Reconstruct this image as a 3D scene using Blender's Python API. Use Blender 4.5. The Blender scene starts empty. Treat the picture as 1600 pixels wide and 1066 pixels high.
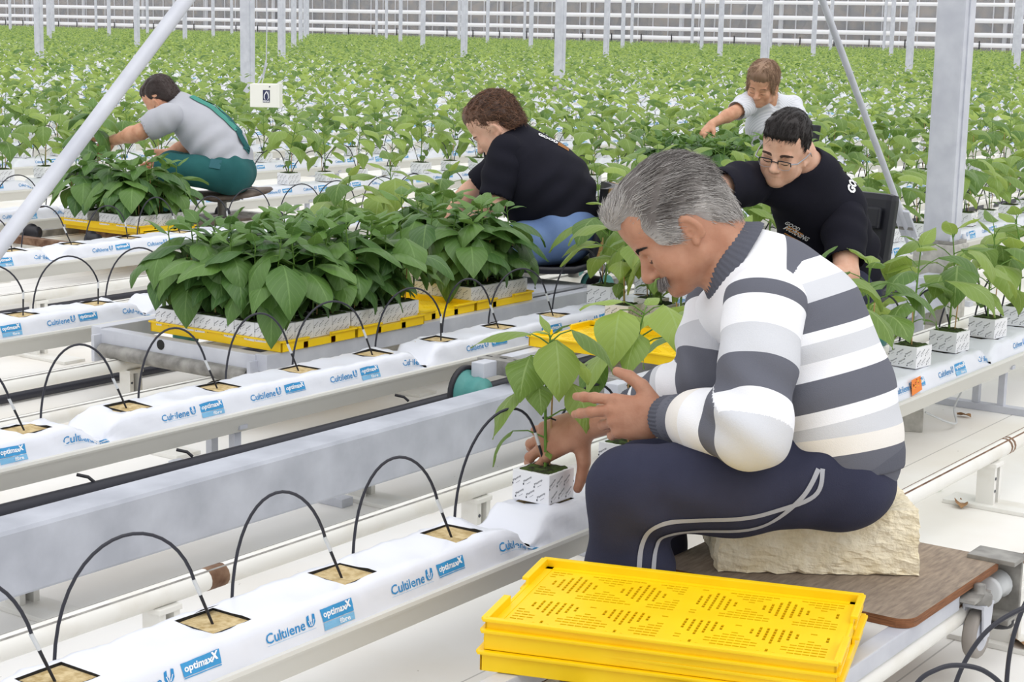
import bpy, bmesh, math, random
import numpy as np
from mathutils import Vector, Matrix, Euler

R = math.radians
scene = bpy.context.scene
COL = scene.collection
rng = random.Random(7)

# ------------------------------------------------------------------ camera
cam_d = bpy.data.cameras.new('camera')
cam = bpy.data.objects.new('camera', cam_d)
COL.objects.link(cam)
cam_d.sensor_width = 36.0
cam_d.sensor_fit = 'HORIZONTAL'
cam_d.lens = 2702.0 / 1600.0 * 36.0
cam_d.clip_start = 0.05
cam_d.clip_end = 600
CR = (0.57766, -0.816, 0.02123)
CD = (-0.13289, -0.11967, -0.98388)
CF = (0.80539, 0.56553, -0.17757)
CAM = Vector((0, 0, 1.27))
mw = Matrix.Identity(4)
for i in range(3):
    mw[i][0] = CR[i]
    mw[i][1] = -CD[i]
    mw[i][2] = -CF[i]
    mw[i][3] = CAM[i]
cam.matrix_world = mw
scene.camera = cam

# ------------------------------------------------------------------ light: bright overcast day through the glass roof
world = bpy.data.worlds.new('sky')
scene.world = world
world.use_nodes = True
wn = world.node_tree.nodes
wl = world.node_tree.links
for n in list(wn):
    wn.remove(n)
wo = wn.new('ShaderNodeOutputWorld')
wb = wn.new('ShaderNodeBackground')
tc = wn.new('ShaderNodeTexCoord')
sx = wn.new('ShaderNodeSeparateXYZ')
rp = wn.new('ShaderNodeValToRGB')
rp.color_ramp.elements[0].position = 0.46
rp.color_ramp.elements[0].color = (0.80, 0.81, 0.83, 1)
rp.color_ramp.elements[1].position = 0.9
rp.color_ramp.elements[1].color = (1.0, 1.0, 1.02, 1)
mp = wn.new('ShaderNodeMapRange')
mp.inputs[1].default_value = -1
mp.inputs[2].default_value = 1
wl.new(tc.outputs['Generated'], sx.inputs[0])
wl.new(sx.outputs['Z'], mp.inputs[0])
wl.new(mp.outputs[0], rp.inputs[0])
wl.new(rp.outputs[0], wb.inputs[0])
wb.inputs[1].default_value = 0.98
wl.new(wb.outputs[0], wo.inputs[0])

sun_d = bpy.data.lights.new('sun', 'SUN')
sun_d.energy = 0.85
sun_d.angle = R(55)
sun_d.color = (1.0, 0.985, 0.96)
sun = bpy.data.objects.new('sun', sun_d)
COL.objects.link(sun)
sun.rotation_euler = Vector((0.22, 0.50, -1.0)).normalized().to_track_quat('-Z', 'Y').to_euler()

scene.view_settings.view_transform = 'Standard'
scene.view_settings.look = 'None'
scene.view_settings.gamma = 1.0
scene.view_settings.use_curve_mapping = False
scene.view_settings.exposure = 0.2
try:
    scene.cycles.max_bounces = 8
    scene.cycles.transparent_max_bounces = 12
    scene.cycles.use_denoising = True
except Exception:
    pass

# ------------------------------------------------------------------ materials
def srgb(r, g, b):
    def f(c):
        c /= 255.0
        return c / 12.92 if c <= 0.04045 else ((c + 0.055) / 1.055) ** 2.4
    return (f(r), f(g), f(b), 1.0)


def mat(name, col, rough=0.6, metal=0.0, noise=None, nscale=20.0, col2=None, bump=0.0, bscale=60.0, spec=0.4, coords='Object', ramp=(0.35, 0.65), stretch=None):
    m = bpy.data.materials.new(name)
    m.use_nodes = True
    nt = m.node_tree
    b = nt.nodes['Principled BSDF']
    b.inputs['Base Color'].default_value = col
    b.inputs['Roughness'].default_value = rough
    b.inputs['Metallic'].default_value = metal
    b.inputs['Specular IOR Level'].default_value = spec
    tcn = nt.nodes.new('ShaderNodeTexCoord')
    src = tcn.outputs[coords]
    if stretch:
        mpn = nt.nodes.new('ShaderNodeMapping')
        mpn.inputs['Scale'].default_value = stretch
        nt.links.new(src, mpn.inputs[0])
        src = mpn.outputs[0]
    if col2 is not None:
        nz = nt.nodes.new('ShaderNodeTexNoise')
        nz.inputs['Scale'].default_value = nscale
        nz.inputs['Detail'].default_value = 5
        nt.links.new(src, nz.inputs['Vector'])
        cr = nt.nodes.new('ShaderNodeValToRGB')
        cr.color_ramp.elements[0].position = ramp[0]
        cr.color_ramp.elements[1].position = ramp[1]
        cr.color_ramp.elements[0].color = col
        cr.color_ramp.elements[1].color = col2
        nt.links.new(nz.outputs['Fac'], cr.inputs[0])
        nt.links.new(cr.outputs[0], b.inputs['Base Color'])
    if bump:
        nz2 = nt.nodes.new('ShaderNodeTexNoise')
        nz2.inputs['Scale'].default_value = bscale
        nz2.inputs['Detail'].default_value = 4
        nt.links.new(src, nz2.inputs['Vector'])
        bp = nt.nodes.new('ShaderNodeBump')
        bp.inputs['Strength'].default_value = bump
        bp.inputs['Distance'].default_value = 0.01
        nt.links.new(nz2.outputs['Fac'], bp.inputs['Height'])
        nt.links.new(bp.outputs[0], b.inputs['Normal'])
    return m


def nod(m, kind):
    return m.node_tree.nodes.new(kind)


def lk(m, a, b):
    m.node_tree.links.new(a, b)


M = {}
M['film'] = mat('white_film', srgb(228, 231, 240), 0.32, bump=0.12, bscale=18, spec=0.5)
M['gutter'] = mat('white_coated_steel', srgb(214, 213, 207), 0.4, bump=0.02)
M['white_paint'] = mat('white_painted_steel', srgb(232, 231, 226), 0.4, col2=srgb(215, 210, 198), nscale=9, ramp=(0.5, 0.8))
M['galv'] = mat('galvanised_steel', srgb(190, 193, 203), 0.5, 0.1, col2=srgb(206, 209, 217), nscale=9, bump=0.03, bscale=40)
M['galv_beam'] = mat('dull_galvanised_beam', srgb(170, 174, 184), 0.55, 0.1, col2=srgb(192, 196, 206), nscale=7, bump=0.04, bscale=40)
M['galv_dark'] = mat('worn_steel', srgb(120, 118, 114), 0.5, 0.3, col2=srgb(165, 163, 158), nscale=18, bump=0.05)
M['rust'] = mat('rusty_steel', srgb(95, 66, 48), 0.7, 0.2, col2=srgb(140, 112, 90), nscale=25)
M['concrete'] = mat('concrete', srgb(170, 168, 162), 0.85, col2=srgb(192, 190, 184), nscale=30, bump=0.1)
M['black'] = mat('black_rubber', srgb(36, 36, 42), 0.45, bump=0.02)
M['black_hose'] = mat('black_hose', srgb(44, 45, 54), 0.42)
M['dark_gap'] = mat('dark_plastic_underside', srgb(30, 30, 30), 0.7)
M['fitting'] = mat('pale_fitting', srgb(205, 208, 210), 0.35)
M['rockwool'] = mat('rockwool_brown', srgb(176, 152, 104), 0.95, col2=srgb(212, 192, 148), nscale=70, bump=0.35, bscale=180)
M['foam'] = mat('cream_wool', srgb(240, 226, 192), 0.95, col2=srgb(252, 242, 216), nscale=22, bump=0.5, bscale=110)
M['wrap'] = mat('white_wrapper', srgb(238, 239, 243), 0.4)
M['ink'] = mat('black_ink', srgb(84, 86, 94), 0.6)
M['ink_grey'] = mat('grey_ink', srgb(150, 152, 160), 0.6)
M['soil'] = mat('mossy_plug', srgb(38, 34, 24), 0.95, col2=srgb(70, 92, 38), nscale=60, bump=0.5, bscale=120)
M['blue'] = mat('label_blue', srgb(62, 152, 208), 0.5)
M['blue2'] = mat('print_blue', srgb(48, 140, 200), 0.5)
M['blue_light'] = mat('label_light_blue', srgb(128, 186, 224), 0.5)
M['print_white'] = mat('print_white', srgb(244, 246, 250), 0.5)
M['yellow'] = mat('yellow_plastic', srgb(250, 206, 0), 0.42, col2=srgb(253, 214, 12), nscale=12, spec=0.45)
M['stake'] = mat('wooden_stake', srgb(196, 160, 112), 0.7, col2=srgb(172, 134, 88), nscale=30)
M['stem'] = mat('green_stem', srgb(104, 142, 58), 0.5, col2=srgb(84, 118, 44), nscale=25)
M['ply'] = mat('plywood_top', srgb(126, 112, 100), 0.75, col2=srgb(164, 148, 130), nscale=10, bump=0.08, stretch=(2.5, 14, 2.5), ramp=(0.3, 0.75))
M['ply_edge'] = mat('plywood_edge', srgb(150, 100, 66), 0.8, col2=srgb(110, 72, 48), nscale=14, stretch=(2, 2, 60), bump=0.2)
M['teal'] = mat('teal_plastic', srgb(74, 142, 138), 0.45, col2=srgb(96, 160, 154), nscale=12)
M['grey_wheel'] = mat('grey_rubber', srgb(150, 144, 138), 0.6)
M['orange'] = mat('orange_sticker', srgb(238, 132, 44), 0.5)
M['wall_post'] = mat('white_wall_post', srgb(206, 207, 212), 0.5)
M['pipe_white'] = mat('white_heating_pipe', srgb(240, 240, 244), 0.4)
M['seat_black'] = mat('black_vinyl', srgb(34, 35, 42), 0.4)
M['wood_tan'] = mat('tan_plywood', srgb(196, 158, 100), 0.6, col2=srgb(170, 128, 76), nscale=9, stretch=(3, 3, 16))
M['box_white'] = mat('cream_plastic', srgb(240, 240, 232), 0.4)
M['navy_ink'] = mat('navy_print', srgb(48, 52, 84), 0.5)
M['dry_leaf'] = mat('dry_leaf', srgb(176, 138, 98), 0.8, col2=srgb(140, 104, 70), nscale=30)
M['stool'] = mat('worn_brown_seat', srgb(86, 74, 66), 0.6, col2=srgb(120, 106, 96), nscale=16)

# floor: pale ground sheet with faint seams and specks
def floor_mat():
    m = mat('ground_sheet', srgb(236, 234, 229), 0.7)
    b = m.node_tree.nodes['Principled BSDF']
    t = nod(m, 'ShaderNodeTexCoord')
    n1 = nod(m, 'ShaderNodeTexNoise'); n1.inputs['Scale'].default_value = 1.3; n1.inputs['Detail'].default_value = 6
    n2 = nod(m, 'ShaderNodeTexNoise'); n2.inputs['Scale'].default_value = 45; n2.inputs['Detail'].default_value = 3
    lk(m, t.outputs['Object'], n1.inputs['Vector']); lk(m, t.outputs['Object'], n2.inputs['Vector'])
    r1 = nod(m, 'ShaderNodeValToRGB')
    r1.color_ramp.elements[0].position = 0.45; r1.color_ramp.elements[0].color = srgb(240, 239, 236)
    r1.color_ramp.elements[1].position = 0.85; r1.color_ramp.elements[1].color = srgb(222, 215, 202)
    lk(m, n1.outputs['Fac'], r1.inputs[0])
    r2 = nod(m, 'ShaderNodeValToRGB')
    r2.color_ramp.elements[0].position = 0.74; r2.color_ramp.elements[0].color = (0, 0, 0, 1)
    r2.color_ramp.elements[1].position = 0.80; r2.color_ramp.elements[1].color = (1, 1, 1, 1)
    lk(m, n2.outputs['Fac'], r2.inputs[0])
    mx = nod(m, 'ShaderNodeMixRGB'); mx.inputs[2].default_value = srgb(120, 104, 84)
    lk(m, r2.outputs[0], mx.inputs[0]); lk(m, r1.outputs[0], mx.inputs[1])
    sep = nod(m, 'ShaderNodeSeparateXYZ'); lk(m, t.outputs['Object'], sep.inputs[0])
    md = nod(m, 'ShaderNodeMath'); md.operation = 'MODULO'; md.inputs[1].default_value = 0.6825
    ad = nod(m, 'ShaderNodeMath'); ad.operation = 'ADD'; ad.inputs[1].default_value = 100 * 0.6825 + 0.12
    lk(m, sep.outputs['Y'], ad.inputs[0]); lk(m, ad.outputs[0], md.inputs[0])
    lt = nod(m, 'ShaderNodeMath'); lt.operation = 'LESS_THAN'; lt.inputs[1].default_value = 0.004
    lk(m, md.outputs[0], lt.inputs[0])
    mul = nod(m, 'ShaderNodeMath'); mul.operation = 'MULTIPLY'; mul.inputs[1].default_value = 0.5
    lk(m, lt.outputs[0], mul.inputs[0])
    mx2 = nod(m, 'ShaderNodeMixRGB'); mx2.inputs[2].default_value = srgb(120, 118, 116)
    lk(m, mul.outputs[0], mx2.inputs[0]); lk(m, mx.outputs[0], mx2.inputs[1])
    lk(m, mx2.outputs[0], b.inputs['Base Color'])
    return m


M['floor'] = floor_mat()


def leaf_mat(name, c_dark, c_light, c_vein, trans=0.35, rough=0.42, under=None):
    m = mat(name, c_dark, rough, spec=0.45)
    nt = m.node_tree
    b = nt.nodes['Principled BSDF']
    out = nt.nodes['Material Output']
    at = nod(m, 'ShaderNodeAttribute'); at.attribute_name = 'rnd'
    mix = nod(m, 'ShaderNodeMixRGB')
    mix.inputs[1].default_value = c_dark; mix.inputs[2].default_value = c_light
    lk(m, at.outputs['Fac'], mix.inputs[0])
    uv = nod(m, 'ShaderNodeUVMap'); uv.uv_map = 'UVMap'
    sp = nod(m, 'ShaderNodeSeparateXYZ'); lk(m, uv.outputs[0], sp.inputs[0])

    def mth(op, a, bb=None, c=None):
        n = nod(m, 'ShaderNodeMath'); n.operation = op
        for i, v in enumerate((a, bb, c)):
            if v is None:
                continue
            if isinstance(v, (int, float)):
                n.inputs[i].default_value = v
            else:
                lk(m, v, n.inputs[i])
        return n.outputs[0]
    av = mth('ABSOLUTE', mth('SUBTRACT', sp.outputs['Y'], 0.5))
    mid = mth('LESS_THAN', av, 0.022)
    ph = mth('SUBTRACT', mth('MULTIPLY', sp.outputs['X'], 7.0), mth('MULTIPLY', av, 4.5))
    fr = mth('ABSOLUTE', mth('SUBTRACT', mth('FRACT', ph), 0.5))
    side = mth('MULTIPLY', mth('LESS_THAN', fr, 0.045), 0.55)
    vein = mth('MULTIPLY', mth('MAXIMUM', mid, side), 0.42)
    mix2 = nod(m, 'ShaderNodeMixRGB'); mix2.inputs[2].default_value = c_vein
    lk(m, vein, mix2.inputs[0]); lk(m, mix.outputs[0], mix2.inputs[1])
    lk(m, mix2.outputs[0], b.inputs['Base Color'])
    bp = nod(m, 'ShaderNodeBump'); bp.inputs['Strength'].default_value = 0.35; bp.inputs['Distance'].default_value = 0.004
    lk(m, mth('MULTIPLY', fr, -1.0), bp.inputs['Height'])
    bp.invert = True
    lk(m, bp.outputs[0], b.inputs['Normal'])
    tr = nod(m, 'ShaderNodeBsdfTranslucent')
    hs = nod(m, 'ShaderNodeHueSaturation'); hs.inputs['Value'].default_value = 1.5; hs.inputs['Hue'].default_value = 0.485
    lk(m, mix2.outputs[0], hs.inputs['Color']); lk(m, hs.outputs[0], tr.inputs['Color'])
    ms = nod(m, 'ShaderNodeMixShader'); ms.inputs[0].default_value = trans
    lk(m, b.outputs[0], ms.inputs[1]); lk(m, tr.outputs[0], ms.inputs[2])
    lk(m, ms.outputs[0], out.inputs['Surface'])
    return m


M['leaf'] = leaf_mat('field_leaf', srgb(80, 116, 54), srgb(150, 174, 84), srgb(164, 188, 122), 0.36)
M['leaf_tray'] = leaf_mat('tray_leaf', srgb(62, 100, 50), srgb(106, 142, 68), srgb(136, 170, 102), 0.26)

# ------------------------------------------------------------------ mesh helpers
def tag(o, label=None, cat=None, group=None, kind=None):
    if label: o['label'] = label
    if cat: o['category'] = cat
    if group: o['group'] = group
    if kind or cat: o['kind'] = kind or 'thing'
    return o


def mk_mesh(name, V, F, mats, midx=None, smooth=True, uv=None, attrs=None):
    me = bpy.data.meshes.new(name)
    V = np.asarray(V, dtype=np.float32)
    if isinstance(F, np.ndarray):
        n = F.shape[1]
        me.vertices.add(len(V)); me.vertices.foreach_set('co', V.ravel())
        me.loops.add(F.size); me.loops.foreach_set('vertex_index', F.ravel().astype(np.int32))
        me.polygons.add(len(F)); me.polygons.foreach_set('loop_start', np.arange(0, F.size, n, dtype=np.int32))
        me.update(calc_edges=True)
    else:
        me.from_pydata(V.tolist(), [], F)
    for m in (mats if isinstance(mats, (list, tuple)) else [mats]):
        me.materials.append(m)
    if midx is not None:
        me.polygons.foreach_set('material_index', np.asarray(midx, dtype=np.int32))
    if isinstance(smooth, bool):
        me.polygons.foreach_set('use_smooth', np.full(len(me.polygons), smooth))
    else:
        me.polygons.foreach_set('use_smooth', np.asarray(smooth, dtype=bool))
    if uv is not None:
        ul = me.uv_layers.new(name='UVMap')
        li = np.zeros(len(me.loops), dtype=np.int32); me.loops.foreach_get('vertex_index', li)
        ul.data.foreach_set('uv', np.asarray(uv, dtype=np.float32)[li].ravel())
    for k, a in (attrs or {}).items():
        at = me.attributes.new(k, 'FLOAT', 'POINT')
        at.data.foreach_set('value', np.asarray(a, dtype=np.float32))
    me.update()
    return me


def link(name, me, parent=None, loc=None, rot=None):
    o = bpy.data.objects.new(name, me)
    COL.objects.link(o)
    if parent is not None:
        o.parent = parent
    if loc is not None:
        o.location = loc
    if rot is not None:
        o.rotation_euler = rot
    return o


def empty(name, loc=(0, 0, 0), rz=0.0, label=None, cat=None, group=None):
    o = link(name, None, None, loc, (0, 0, rz))
    o.empty_display_size = 0.05
    return tag(o, label, cat, group)


def dup(root, loc, rz=None, label=None, group=None, scale=None):
    r = root.copy(); COL.objects.link(r); r.location = loc
    if rz is not None: r.rotation_euler = (0, 0, rz)
    if scale: r.scale = (scale, scale, scale)
    if label: r['label'] = label
    if group: r['group'] = group
    for ch in root.children:
        c = ch.copy(); COL.objects.link(c); c.parent = r
        for g in ch.children:
            d = g.copy(); COL.objects.link(d); d.parent = c
    return r


class MB:
    """collects shapes with a material slot each; build() links them as one mesh object"""
    def __init__(s):
        s.V = []; s.F = []; s.I = []; s.S = []

    def add(s, V, F, mi=0, smooth=False):
        b = len(s.V)
        s.V.extend([tuple(v) for v in V])
        for f in F:
            s.F.append(tuple(i + b for i in f)); s.I.append(mi); s.S.append(smooth)
        return s

    def box(s, c, size, mi=0, rot=None, bev=0.0):
        hx, hy, hz = size[0] / 2, size[1] / 2, size[2] / 2
        if bev <= 0:
            V = [(x, y, z) for x in (-hx, hx) for y in (-hy, hy) for z in (-hz, hz)]
            F = [(0, 1, 3, 2), (4, 6, 7, 5), (0, 4, 5, 1), (2, 3, 7, 6), (0, 2, 6, 4), (1, 5, 7, 3)]
        else:
            b = min(bev, hx * 0.9, hy * 0.9, hz * 0.9)
            bm = bmesh.new()
            bmesh.ops.create_cube(bm, size=1.0)
            for v in bm.verts:
                v.co = Vector((v.co.x * 2 * hx, v.co.y * 2 * hy, v.co.z * 2 * hz))
            bmesh.ops.bevel(bm, geom=list(bm.edges), offset=b, segments=2, profile=0.7, affect='EDGES')
            bm.verts.index_update()
            V = [v.co.copy() for v in bm.verts]
            F = [[v.index for v in f.verts] for f in bm.faces]
            bm.free()
        if rot is not None:
            Rm = Euler(rot).to_matrix() if not isinstance(rot, Matrix) else rot
            V = [Rm @ Vector(v) for v in V]
        return s.add([(v[0] + c[0], v[1] + c[1], v[2] + c[2]) for v in V], F, mi, False)

    def tube(s, pts, r, seg=8, mi=0, caps=True, smooth=True):
        P = [Vector(p) for p in pts]
        n = len(P)
        rr = r if isinstance(r, (list, tuple)) else [r] * n
        V = []; F = []
        t0 = (P[1] - P[0]).normalized()
        u = t0.orthogonal().normalized()
        for i in range(n):
            t = (P[min(i + 1, n - 1)] - P[max(i - 1, 0)])
            t = t.normalized() if t.length > 1e-9 else t0
            u = (u - t * u.dot(t))
            u = u.normalized() if u.length > 1e-6 else t.orthogonal().normalized()
            w = t.cross(u)
            for k in range(seg):
                a = 2 * math.pi * k / seg
                V.append(P[i] + (u * math.cos(a) + w * math.sin(a)) * rr[i])
        for i in range(n - 1):
            for k in range(seg):
                a = i * seg + k; b = i * seg + (k + 1) % seg
                F.append((a, b, b + seg, a + seg))
        s.add(V, F, mi, smooth)
        if caps:
            s.add(V[:seg], [tuple(range(seg - 1, -1, -1))], mi, False)
            s.add(V[-seg:], [tuple(range(seg))], mi, False)
        return s

    def lathe(s, prof, c, axis='Z', seg=20, mi=0, smooth=True, mis=None):
        """prof: list of (r, h) along the axis"""
        V = []; F = []
        for r, h in prof:
            for k in range(seg):
                a = 2 * math.pi * k / seg
                x, y = r * math.cos(a), r * math.sin(a)
                if axis == 'Z': v = (x, y, h)
                elif axis == 'Y': v = (x, h, -y)
                else: v = (h, x, y)
                V.append((v[0] + c[0], v[1] + c[1], v[2] + c[2]))
        for i in range(len(prof) - 1):
            F = []
            for k in range(seg):
                a = i * seg + k; b = i * seg + (k + 1) % seg
                F.append((a, b, b + seg, a + seg))
            b0 = len(s.V)
            if i == 0:
                base = b0; s.V.extend(V)
            for f in F:
                s.F.append(tuple(q + base for q in f)); s.I.append(mis[i] if mis else mi); s.S.append(smooth)
        return s

    def prism(s, outline, y0, y1, axis='X', mi=0, caps=True, smooth=False, closed=True):
        """outline of 2-D points swept along an axis; axis X: points are (y, z)"""
        n = len(outline)
        def pt(p, t):
            if axis == 'X': return (t, p[0], p[1])
            if axis == 'Y': return (p[0], t, p[1])
            return (p[0], p[1], t)
        V = [pt(p, y0) for p in outline] + [pt(p, y1) for p in outline]
        F = [(i, (i + 1) % n, n + (i + 1) % n, n + i) for i in range(n if closed else n - 1)]
        s.add(V, F, mi, smooth)
        if caps and closed:
            s.add(V[:n], [tuple(range(n - 1, -1, -1))], mi); s.add(V[n:], [tuple(range(n))], mi)
        return s

    def mesh(s, name, mats):
        return mk_mesh(name, s.V, s.F, mats, s.I, s.S)

    def build(s, name, mats, parent=None, loc=None, rot=None):
        return link(name, s.mesh(name, mats), parent, loc, rot)


def nrm(v):
    v = np.asarray(v, float); return v / (np.linalg.norm(v) + 1e-12)


_txt = {}
def text_geo(body, bold=0.0):
    """outline text as flat triangles: (verts[n,2], faces) with cap height about 0.7"""
    key = (body, bold)
    if key not in _txt:
        cu = bpy.data.curves.new('lettering', 'FONT')
        cu.body = body; cu.size = 1.0; cu.offset = bold; cu.resolution_u = 2
        o = bpy.data.objects.new('lettering', cu)
        COL.objects.link(o)
        bpy.context.view_layer.update()
        dg = bpy.context.evaluated_depsgraph_get()
        me = bpy.data.meshes.new_from_object(o.evaluated_get(dg))
        V = np.array([(v.co.x, v.co.y) for v in me.vertices])
        F = [tuple(p.vertices) for p in me.polygons]
        bpy.data.objects.remove(o); bpy.data.curves.remove(cu); bpy.data.meshes.remove(me)
        _txt[key] = (V, F)
    return _txt[key]


def text_fit(body, x0, x1, y0, y1, bold=0.0, shear=0.0):
    """text scaled to fill a box"""
    V, F = text_geo(body, bold)
    V = V.copy()
    mn, mxx = V.min(0), V.max(0)
    V = (V - mn) / (mxx - mn)
    X = x0 + V[:, 0] * (x1 - x0) + shear * V[:, 1] * (y1 - y0)
    return np.stack([X, y0 + V[:, 1] * (y1 - y0)], 1), F


ORD = ['first', 'second', 'third', 'fourth', 'fifth', 'sixth', 'seventh', 'eighth', 'ninth', 'tenth', 'eleventh', 'twelfth', 'thirteenth', 'fourteenth', 'fifteenth', 'sixteenth', 'seventeenth', 'eighteenth', 'nineteenth']
TENS = ['', '', 'twenty', 'thirty', 'forty', 'fifty', 'sixty', 'seventy', 'eighty', 'ninety']
def ordinal(n):
    if n < 20: return ORD[n - 1]
    t, u = divmod(n, 10)
    return (TENS[t][:-1] + 'ieth') if u == 0 else TENS[t] + '-' + ORD[u - 1]


def project(p):
    v = Vector(p) - CAM
    d = v.dot(Vector(CF))
    return (v.dot(Vector(CR)) / d * 2702 + 800, v.dot(Vector(CD)) / d * 2702 + 533, d)


def in_view(p, mx=60, my=60):
    x, y, d = project(p)
    return d > 0.3 and -mx < x < 1600 + mx and -my < y < 1066 + my


Y0, PITCH = 2.022, 1.366
ROWY = [Y0 + PITCH * k for k in range(95)]
TOP = 0.27          # top of the growing slabs above the floor
SLAB_L = 1.34
WALL_X = 100.0
# ------------------------------------------------------------------ setting: floor, end wall, trees outside
mb = MB()
mb.add([(-4, -6, 0), (WALL_X, -6, 0), (WALL_X, 150, 0), (-4, 150, 0)], [(0, 1, 2, 3)], 0)
fl = mb.build('floor', [M['floor']])
tag(fl, 'pale ground sheet covering the greenhouse floor', 'floor', kind='structure')

# end wall: glass, thin glazing bars, white posts
glass = bpy.data.materials.new('hazy_glass'); glass.use_nodes = True
nt = glass.node_tree
gb = nt.nodes['Principled BSDF']; gb.inputs['Base Color'].default_value = srgb(225, 228, 234); gb.inputs['Roughness'].default_value = 0.3
gt = nt.nodes.new('ShaderNodeBsdfTransparent'); gm = nt.nodes.new('ShaderNodeMixShader'); gm.inputs[0].default_value = 0.20
nt.links.new(gt.outputs[0], gm.inputs[1]); nt.links.new(gb.outputs[0], gm.inputs[2])
nt.links.new(gm.outputs[0], nt.nodes['Material Output'].inputs['Surface'])
mb = MB(); mb.box((WALL_X + 0.05, 60, 3.4), (0.02, 180, 6.0), 0)
tag(mb.build('window_1', [glass]), 'hazy glazed end wall of the greenhouse', 'window', kind='structure')
mb = MB()
y = -28.0
while y < 150:
    mb.box((WALL_X - 0.02, y, 3.4), (0.05, 0.07, 6.0), 0)
    y += 1.15
tag(mb.build('trim_1', [M['wall_post']]), 'thin glazing bars of the end wall', 'glazing bars', kind='structure')
mb = MB(); mb.box((WALL_X, 60, 0.25), (0.12, 180, 0.5), 0)
tag(mb.build('baseboard_end', [M['concrete']]), 'low plinth under the glazed end wall', 'plinth', kind='structure')
for i, y in enumerate(np.arange(-22, 150, 7.2)):
    mb = MB(); mb.box((WALL_X - 0.15, y, 3.3), (0.18, 0.2, 6.6), 0)
    o = mb.build('wall_post', [M['wall_post']])
    tag(o, 'white upright post of the glazed end wall', 'post', 'posts along the glazed end wall', 'structure')
for i, (z, w, lab) in enumerate(((0.92, 0.27, 'lowest of the white heating pipes along the glazed end wall'), (1.5, 0.27, 'second lowest of the white heating pipes along the glazed end wall'),
                                 (2.32, 0.27, 'third white heating pipe up along the glazed end wall'), (3.25, 0.22, 'topmost white rail along the glazed end wall, thinner than the pipes'))):
    mb = MB(); mb.tube([(WALL_X - 0.45, -26, z), (WALL_X - 0.45, 150, z)], w / 2, 10, 0)
    root = mb.build('heating_pipe', [M['pipe_white']])
    tag(root, lab, 'pipe', 'heating pipes along the end wall')
    if i == 0:
        mb = MB(); mb.box((WALL_X - 0.64, 0, z - 0.02), (0.05, 0.06, 0.5), 0); clip_me = mb.mesh('pipe_clip', [M['black']])
        for y in np.arange(30, 132, 2.3): link('pipe_clip', clip_me, root, (0, y, 0))

tree_m = mat('grey_autumn_trees', srgb(74, 72, 72), 0.95, col2=srgb(128, 112, 92), nscale=1.6, bump=0.6, bscale=5)
rr = np.random.RandomState(3)
V = []; F = []
bm = bmesh.new(); bmesh.ops.create_icosphere(bm, subdivisions=2, radius=1.0)
bm.verts.index_update()
iv = np.array([v.co[:] for v in bm.verts]); ifc = [[v.index for v in f.verts] for f in bm.faces]; bm.free()
for y in np.arange(-30, 175, 2.6):
    for lay in range(2):
        s = np.array([2.2, 2.4, 3.2 + 2.5 * rr.rand()])
        nz = 1 + 0.35 * rr.randn(len(iv))[:, None]
        P = iv * s * nz + np.array([WALL_X + 7 + 4 * lay + rr.rand() * 2, y + rr.rand() * 2, 2.6 + lay * 2])
        b = len(V); V.extend(P.tolist()); F.extend([tuple(q + b for q in f) for f in ifc])
tl = link('treeline', mk_mesh('treeline', V, F, tree_m, smooth=False))
tag(tl, 'grey bare trees seen through the glazed end wall', 'trees', kind='stuff')

# ------------------------------------------------------------------ roof pillars: square galvanised posts on concrete feet
def make_pillar(x, y, label, h=7.0):
    root = empty('roof_pillar', (x, y, 0), 0, label, 'pillar', 'galvanised roof pillars')
    m = MB(); m.box((0, 0, 0.37 + h / 2), (0.128, 0.132, h), 0, bev=0.012)
    m.box((0.0, -0.069, 0.37 + h / 2), (0.05, 0.006, h), 0)
    m.build('post', [M['galv']], root)
    m = MB(); m.box((0, 0, 0.374), (0.17, 0.17, 0.014), 0); m.build('base_plate', [M['galv_dark']], root)
    m = MB(); m.box((0, 0, 0.18), (0.19, 0.19, 0.372), 0, bev=0.012); m.build('foot', [M['concrete']], root)
    for sx in (-1, 1):
        m = MB(); m.lathe([(0.0, 0.022), (0.011, 0.022), (0.011, 0.0)], (sx * 0.072, -0.076, 0.381), 'Z', 8, 0); m.build('bolt', [M['galv']], root)
    return root

PILLARS = [(7.45, 2.88)]
for y in (14.96, 27.07, 39.2, 51.3, 63.4, 75.5, 87.6):
    for n in range(0, 13):
        PILLARS.append((8.72 + 6.85 * n, y))
pil = None
pn = 0
for (x, y) in PILLARS:
    px, py, d = project((x, y, 0.4))
    if y > 3 and not (-40 < px < 1640 and d < 125): continue
    lab = 'wide galvanised roof pillar beside the black chair, nearest of all pillars' if y < 3 else None
    if lab is None:
        row = int(round((y - 14.96) / 12.1)) + 1
        pn += 1
        lab = 'slim galvanised pillar among the plants, at %d hundredths across, in the %s pillar line back' % (round(px / 16), ordinal(row + 1))
        lab = 'galvanised pillar %d percent across the photo in the %s line of pillars back' % (round(px / 16), ordinal(row + 1))
    if pil is None: pil = make_pillar(x, y, lab)
    else: dup(pil, (x, y, 0), 0, lab)

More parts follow.
